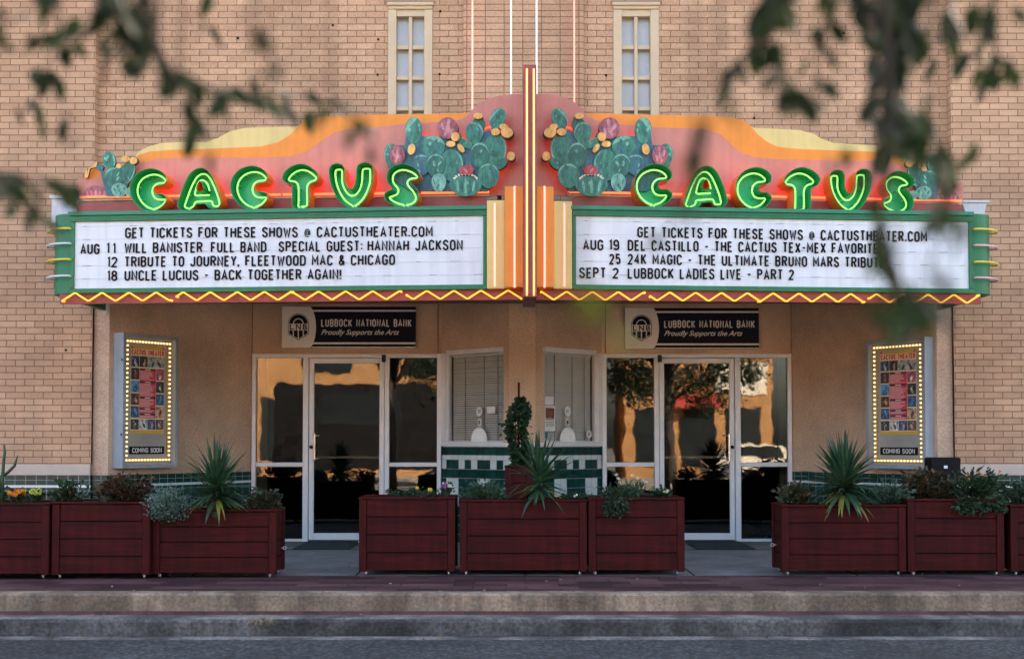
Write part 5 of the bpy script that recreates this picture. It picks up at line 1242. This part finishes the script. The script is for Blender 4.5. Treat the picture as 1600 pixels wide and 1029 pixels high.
bush('dark_shrub', 'low dark green shrub in the middle of the second planter from the left', 'shrub', 84, 142, 746, 786, yl, .45, G_DARK, 420, .05, .022, 6, flowers=[('petal_r', 2, .014, .6)])
bush('coleus', 'rust brown coleus beside the silver bush', 'plant', 158, 237, 742, 786, yl, .5, G_COL, 620, .055, .036, 7)
bush('flowering_plant', 'clump of orange flowers at the left edge of the view', 'flowers', 12, 50, 762, 787, yl - .12, .3, G_DARK, 160, .035, .02, 8, flowers=[('petal_o', 12, .028, .8), ('petal_y', 5, .026, .8)])
bush('flowering_plant', 'clump of lime yellow flowers next to the orange ones', 'flowers', 47, 77, 761, 787, yl - .12, .3, G_DARK, 120, .035, .02, 9, flowers=[('petal_l', 14, .028, .8)])
bush('dark_shrub', 'dark leafy plant behind the orange flowers at the left edge', 'shrub', -40, 22, 748, 787, yl + .1, .3, G_DARK, 260, .05, .024, 10)
t = thing('cane_cactus', 'thin branching green cane cactus at the left edge of the view', 'cactus', (X(6, yl), yl, ztop(785, YL)))
k = MB(); s0 = at(6, 785, yl); q = lambda px, py: Vector((X(px, yl, py) - s0.x, 0, Z(py, yl) - s0.z))
k.tube([q(6, 787), q(5, 745), q(7, 715), q(9, 700), q(7, 689)], [.016, .017, .014, .012, .004], n=7); k.obj('cane', G_DARK[2], t)
k = MB(); k.tube([q(6, 738), q(14, 732), q(24, 722), q(29, 706)], [.012, .015, .013, .004], n=7); k.obj('cane', G_DARK[2], t)
bush('seedlings', 'low green sprouts in the planter before the left door', 'seedlings', 590, 688, 762, 779, ym, .45, G_DARK, 420, .03, .014, 12, flowers=[('petal_y', 3, .024, 1.0)])
bush('pansy', 'violet and white pansies at the corner nearest the booth tiles', 'pansies', 683, 708, 752, 779, ym - .1, .3, G_DARK, 150, .035, .018, 13, flowers=[('petal_v', 4, .024, .95), ('petal_w', 4, .022, .95)])
bush('sage', 'grey green sage clump in front of the booth tiles', 'sage', 720, 786, 751, 783, ym - .05, .4, G_SAGE, 520, .055, .022, 14)
yucca('slim yucca in the widest planter before the ticket booth', 842, 785, ym - .17,   .44, 85, 15, -.3, zs=ztop(780, YM))
bush('ground_cover', 'low ground cover between the slim yucca and the daisies', 'ground cover', 868, 934, 768, 784, ym - .06, .4, G_DARK, 330, .032, .018, 16, flowers=[('petal_w', 3, .016, .8)])
bush('trailing_plant', 'green plant trailing over the front of the daisy planter', 'trailing plant', 936, 986, 757, 781, ym - .12, .34, G_DARK + G_SAGE[2:], 420, .034, .02, 17, hang=.14)
t = bush('daisy', 'tall white daisies on thin stems beside the trailing plant', 'daisies', 958, 1016, 748, 780, ym, .36, G_SAGE, 260, .06, .010, 18, up=1.2)
rnd = random.Random(4)
for px, py in ((963, 741), (966, 747), (988, 742), (996, 746), (1004, 750), (989, 752), (1009, 752), (969, 753)):
    p = at(px, py, ym); o = Vector(t.location); f = MB(); d = p - o
    f.tube([(d.x * .7, 0, .02), (d.x * .95, 0, d.z * .6), (d.x, 0, d.z)], .0022, n=4)
    for j in range(8): an = j * pi / 4; leaf(f, (d.x, -.005, d.z), (cos(an), -.35, sin(an) * .6), .020, .010, 1, rnd)
    f.ball((d.x, -.01, d.z), .006, 2, 6, 5); f.obj('flower', [M['stem'], M['petal_w'], M['petal_y']], t, recalc=False)
bush('primrose', 'small round leaved plant with pale blooms right of the daisies', 'plant', 1017, 1053, 760, 779, ym, .36, G_DARK, 230, .034, .026, 19, flowers=[('petal_w', 2, .018, .8), ('petal_l', 2, .02, .8)])
bush('coleus', 'small dark bronze coleus at the left end of the right hand yucca planter', 'plant', 1212, 1264, 754, 789, yr, .4, G_MIX, 380, .05, .032, 20)
yucca('broad yucca below the right hand poster case', 1319, 786, yr - .17, .46, 190, 21, .1, zs=ztop(788, YR), spread=1.15)
bush('sage', 'pale blue green sage beside the broad yucca', 'sage', 1366, 1420, 748, 790, yr, .4, G_SILV[1:2] + G_SAGE, 420, .05, .026, 22)
bush('coleus', 'rust brown coleus spreading below the black floodlight', 'plant', 1408, 1490, 735, 780, yr + .1, .4, G_COL, 640, .055, .034, 23)
bush('dark_shrub', 'dark bush with small orange blooms at the foot of the right pier', 'shrub', 1468, 1568, 733, 781, yr, .5, G_DARK, 900, .06, .024, 24, flowers=[('petal_o', 5, .018, .9)], hang=.08)
bush('dark_shrub', 'green bush in the planter cut off by the right edge', 'shrub', 1560, 1660, 752, 790, yr, .45, G_DARK + G_SAGE[2:], 640, .05, .026, 25)
# ivy column on a stake
base = at(810, 727, -1.0); t = thing('ivy_topiary', 'dark ivy trained up a red stake in the small tall planter', 'topiary', (base.x, -1.0, base.z - .06))
k = MB(); k.tube([(.0, 0, 0), (.005, 0, .9)], .011, n=6); k.obj('stake', M['redwood2'], t)
k = MB(); rnd = random.Random(31); top = Z(621, -1.0) - t.location.z
for i in range(1350):
    z = rnd.uniform(.02, top); q_ = z / top; r = .74 * (.07 + .075 * sin(pi * min(1, max(0, q_ * 1.12 - .1))) ** 1.0) * (1 - .75 * max(0, q_ - .9) / .1) * rnd.uniform(.55, 1.08)
    az = rnd.uniform(0, 2 * pi); r *= .86 + .30 * sin(az * 3 + z * 14) * sin(z * 23 + az) + (.5 if rnd.random() < .03 else 0); p = (r * cos(az) + .022 * sin(z * 11), r * sin(az), z); leaf(k, p, (cos(az), sin(az), rnd.uniform(-.9, .3)), rnd.uniform(.035, .06), rnd.uniform(.03, .045), rnd.randrange(3), rnd)
k.obj('foliage', G_DARK, t, recalc=False)
k = MB()
for j in range(5): k.tube([(.02 * cos(j), .02 * sin(j), .0), (.05 * cos(j * 2), .05 * sin(j * 2), top * .4), (.04 * cos(j * 3), .04 * sin(j * 3), top * .85)], .005, n=5)
k.obj('stems', M['stem'], t)
# dry tuft in the kerb
p = at(411, 962, YK - .2); rnd = random.Random(2); k = MB()
for i in range(130): blade(k, (p.x + rnd.gauss(0, .05), YK - .21, -.17), (rnd.uniform(-1, 1), -.7, rnd.uniform(-.2, .6)), rnd.uniform(.03, .10), .004, 1.6, 0, 3, rnd)
tag(k.obj('dry_grass', mat('dry_grass', (.36, .28, .17), .9, .3, 20), recalc=False), 'tuft of dry grass growing from the stained lower kerb', 'grass tuft')

# ---- trees on the median: crowns overhead, a few sprays hanging into view
def street_tree(label, x, y, seed, sprays, nl=2600, crown=(2.9, 2.6, 1.9), cz=5.0, zmin=3.0):
    rnd = random.Random(seed); t = thing('street_tree', label, 'tree', (x, y, -.17), 0); o = Vector((x, y, -.17))
    k = MB(); k.tube([(0, 0, -.05), (.03, 0, 1.2), (-.05, .1, 2.6), (0, .05, 3.6)], [.20, .15, .13, .09], n=10); k.obj('trunk', M['bark'], t)
    k = MB(); tips = []
    for i in range(9):
        az = 2 * pi * i / 9 + rnd.uniform(-.3, .3); l = rnd.uniform(.75, 1.0); e = Vector((cos(az) * crown[0] * l * .8, sin(az) * crown[1] * l * .8, cz + rnd.uniform(-.6, .9)))
        m_ = Vector((0, 0, 2.7)).lerp(e, .5) + Vector((0, 0, .35)); k.tube([(0, 0, 2.6 + .1 * i), m_, e], [.07, .045, .015], n=6); tips += [e, m_, m_.lerp(e, .5)]
    lv = MB(); clumps = []
    for i in range(70):
        a = Vector((rnd.gauss(0, 1), rnd.gauss(0, 1), rnd.gauss(0, 1))).normalized() * rnd.uniform(.5, 1); clumps.append(Vector((a.x * crown[0], a.y * crown[1], cz + a.z * crown[2])))
    for i in range(nl):
        c = rnd.choice(clumps); p = c + Vector((rnd.gauss(0, .32), rnd.gauss(0, .32), rnd.gauss(0, .22)))
        if (p + o).z < zmin: continue
        leaf(lv, p, (rnd.uniform(-1, 1), rnd.uniform(-1, 1), rnd.uniform(-1.2, .2)), rnd.uniform(.10, .17), rnd.uniform(.05, .08), rnd.randrange(3), rnd)
    for pts, dist, r0, nleaf, Lf in sprays:
        wp = [at_dist(px, py, dist + .12 * j) - o for j, (px, py) in enumerate(pts)]
        top = wp[0] + Vector((0, .1, .9)); full = [top] + wp
        if r0: k.tube(full, [max(.0022, r0 * (1.25 - j / len(full))) for j in range(len(full))], n=6)
        segl = [(a, c) for a, c in zip(wp, wp[1:])]
        yel = nleaf < 0; nleaf = abs(nleaf)
        for i in range(nleaf):
            a, c = segl[min(len(segl) - 1, int(i / nleaf * len(segl)))]; f = rnd.random(); p = a.lerp(c, f) + Vector((rnd.gauss(0, .007), rnd.gauss(0, .05), rnd.gauss(0, .007)))
            d = (c - a).normalized() * .7 + Vector((rnd.uniform(-.6, .6), rnd.uniform(-.5, .5), -.55)); l = Lf * rnd.uniform(.6, 1.15); leaf(lv, p, d, l, l * rnd.uniform(.34, .5), 3 if yel else rnd.randrange(3), rnd)
    k.obj('limbs', M['bark'], t); lv.obj('crown', G_TREE, t, recalc=False); return t
SL = [([(205, -70), (190, 20), (130, 48), (88, 80), (62, 120), (58, 165), (66, 195)], 2.0, .003, 26, .062),
      ([(150, -70), (185, 10), (215, 40), (232, 75)], 1.9, .003, 40, .065),
      ([(235, -70), (215, 20), (190, 60), (178, 85)], 2.05, .002, 26, .06),
      ([(70, -60), (85, 5), (95, 40)], 2.1, .003, 10, .065),
      ([(225, -70), (235, 60), (262, 105), (292, 145)], 1.75, .009, 4, .05),
      ([(245, 95), (300, 128), (345, 142), (385, 150), (415, 150), (470, 150), (525, 160)], 2.0, .0025, 20, .066),
      ([(280, 120), (296, 160), (302, 205)], 2.1, .002, 7, .075),
      ([(-80, 230), (-20, 270), (35, 285), (70, 282), (110, 290)], 2.0, .003, 20, .06), ([(-60, 250), (10, 300), (38, 325), (50, 335)], 2.0, .0025, 12, .06),
      ([(330, -60), (318, 20), (313, 52)], 2.4, .0015, 2, .06), ([(420, 70), (425, 95), (412, 115)], 1.5, .0, 2, .05),
      ([(318, 215), (332, 240), (340, 250)], 1.6, 0, 2, .05), ([(85, 170), (95, 176)], 1.9, 0, 1, .05), ([(95, 200), (100, 206)], 1.9, 0, 1, .05), ([(555, 195), (580, 206)], 1.5, 0, 1, .05)]
SL += [([(395, 40), (428, 95), (424, 135)], 1.6, .0015, 6, .045), ([(515, 152), (545, 178), (580, 210)], 1.7, .0015, 7, .045), ([(-60, 20), (10, 40), (45, 20)], 2.0, .002, 8, .06)]
SR = [([(1560, -60), (1548, 30), (1562, 95), (1592, 130)], 2.0, .002, 16, .058), ([(1372, 370), (1400, 420), (1420, 470), (1430, 510)], 1.6, .0015, 16, .05), ([(1470, 320), (1492, 380)], 1.5, .001, 6, .05), ([(1090, 235), (1066, 320), (1045, 360)], 1.3, .001, 4, .042), ([(1380, -70), (1395, 20), (1400, 60), (1392, 110), (1385, 150), (1380, 200), (1388, 245)], 1.9, .0028, 64, .07),
      ([(1330, -60), (1350, 20), (1380, 45), (1400, 40)], 1.95, .002, 34, .06), ([(1430, -60), (1415, 40), (1402, 95)], 2.0, .002, 22, .06),
      ([(1200, -60), (1195, 20), (1180, 60), (1150, 105), (1120, 145)], 2.0, .002, 26, .055), ([(1240, -60), (1215, 5), (1200, 30)], 2.0, .002, 30, .06),
      ([(1215, -10), (1208, 70), (1216, 130), (1245, 152), (1278, 156)], 1.8, .002, 26, .055), ([(1300, -60), (1290, 30), (1280, 80), (1275, 150)], 2.0, .002, 12, .055),
      ([(1470, -60), (1455, 20), (1450, 50), (1480, 75), (1520, 90), (1555, 108)], 2.1, .0035, 18, .075),
      ([(1395, 170), (1420, 190), (1440, 210), (1470, 235), (1490, 260), (1495, 275)], 1.95, .002, 34, .065),
      ([(1390, 250), (1375, 310), (1372, 370), (1390, 410), (1402, 440), (1404, 470), (1408, 515)], 1.85, .0025, 18, .06), ([(1440, 270), (1468, 310), (1462, 345)], 1.6, 0, 6, .055),
      ([(1125, 150), (1105, 205), (1080, 255)], 1.4, .002, 5, .05), ([(900, 430), (930, 478), (955, 525)], .85, .0012, -4, .036), ([(1400, 440), (1410, 470), (1425, 505)], 1.3, .0015, 7, .055), ([(1300, 255), (1310, 240)], 1.7, 0, 2, .05)]
street_tree('leafy street tree overhanging the view from its left side', -3.1, -13.6, 5, SL)
street_tree('leafy street tree overhanging the view from its right side', 3.5, -13.5, 6, SR)

street_tree('dense tree by the shops across the street, right of the other', 5.2, -25.5, 8, [], 9000, (3.0, 2.2, 2.2), 4.4, 2.0)
street_tree('dense tree by the shops across the street, left of the other', -2.2, -24.0, 9, [], 4200, (1.6, 1.6, 2.2), 4.0, 1.2)

rnd = random.Random(77); k = MB()
for i in range(90):
    x = rnd.uniform(-6.5, 6.5); z, y = rnd.choice(((.002, rnd.uniform(YK + .2, -2.3)), (.006, rnd.uniform(YK + .03, YK + .16)), (-.303, YK - .25 - abs(rnd.gauss(0, .10))), (-.158, YK - .1), (.002, rnd.uniform(-2.6, -1.2))))
    leaf(k, (x, y, z + .004), (rnd.uniform(-1, 1), rnd.uniform(-1, 1), rnd.uniform(0, .3)), rnd.uniform(.02, .05), rnd.uniform(.012, .02), rnd.randrange(3), rnd)
tag(k.obj('leaf_litter', [mat('dry_leaf_a', (.22, .13, .05), .8, .3, 20), mat('dry_leaf_b', (.30, .22, .12), .8, .3, 20), mat('dry_leaf_c', (.10, .07, .03), .8, .3, 20)], recalc=False), 'small dry leaves scattered along the kerb and paving', 'leaf litter', kind='stuff')
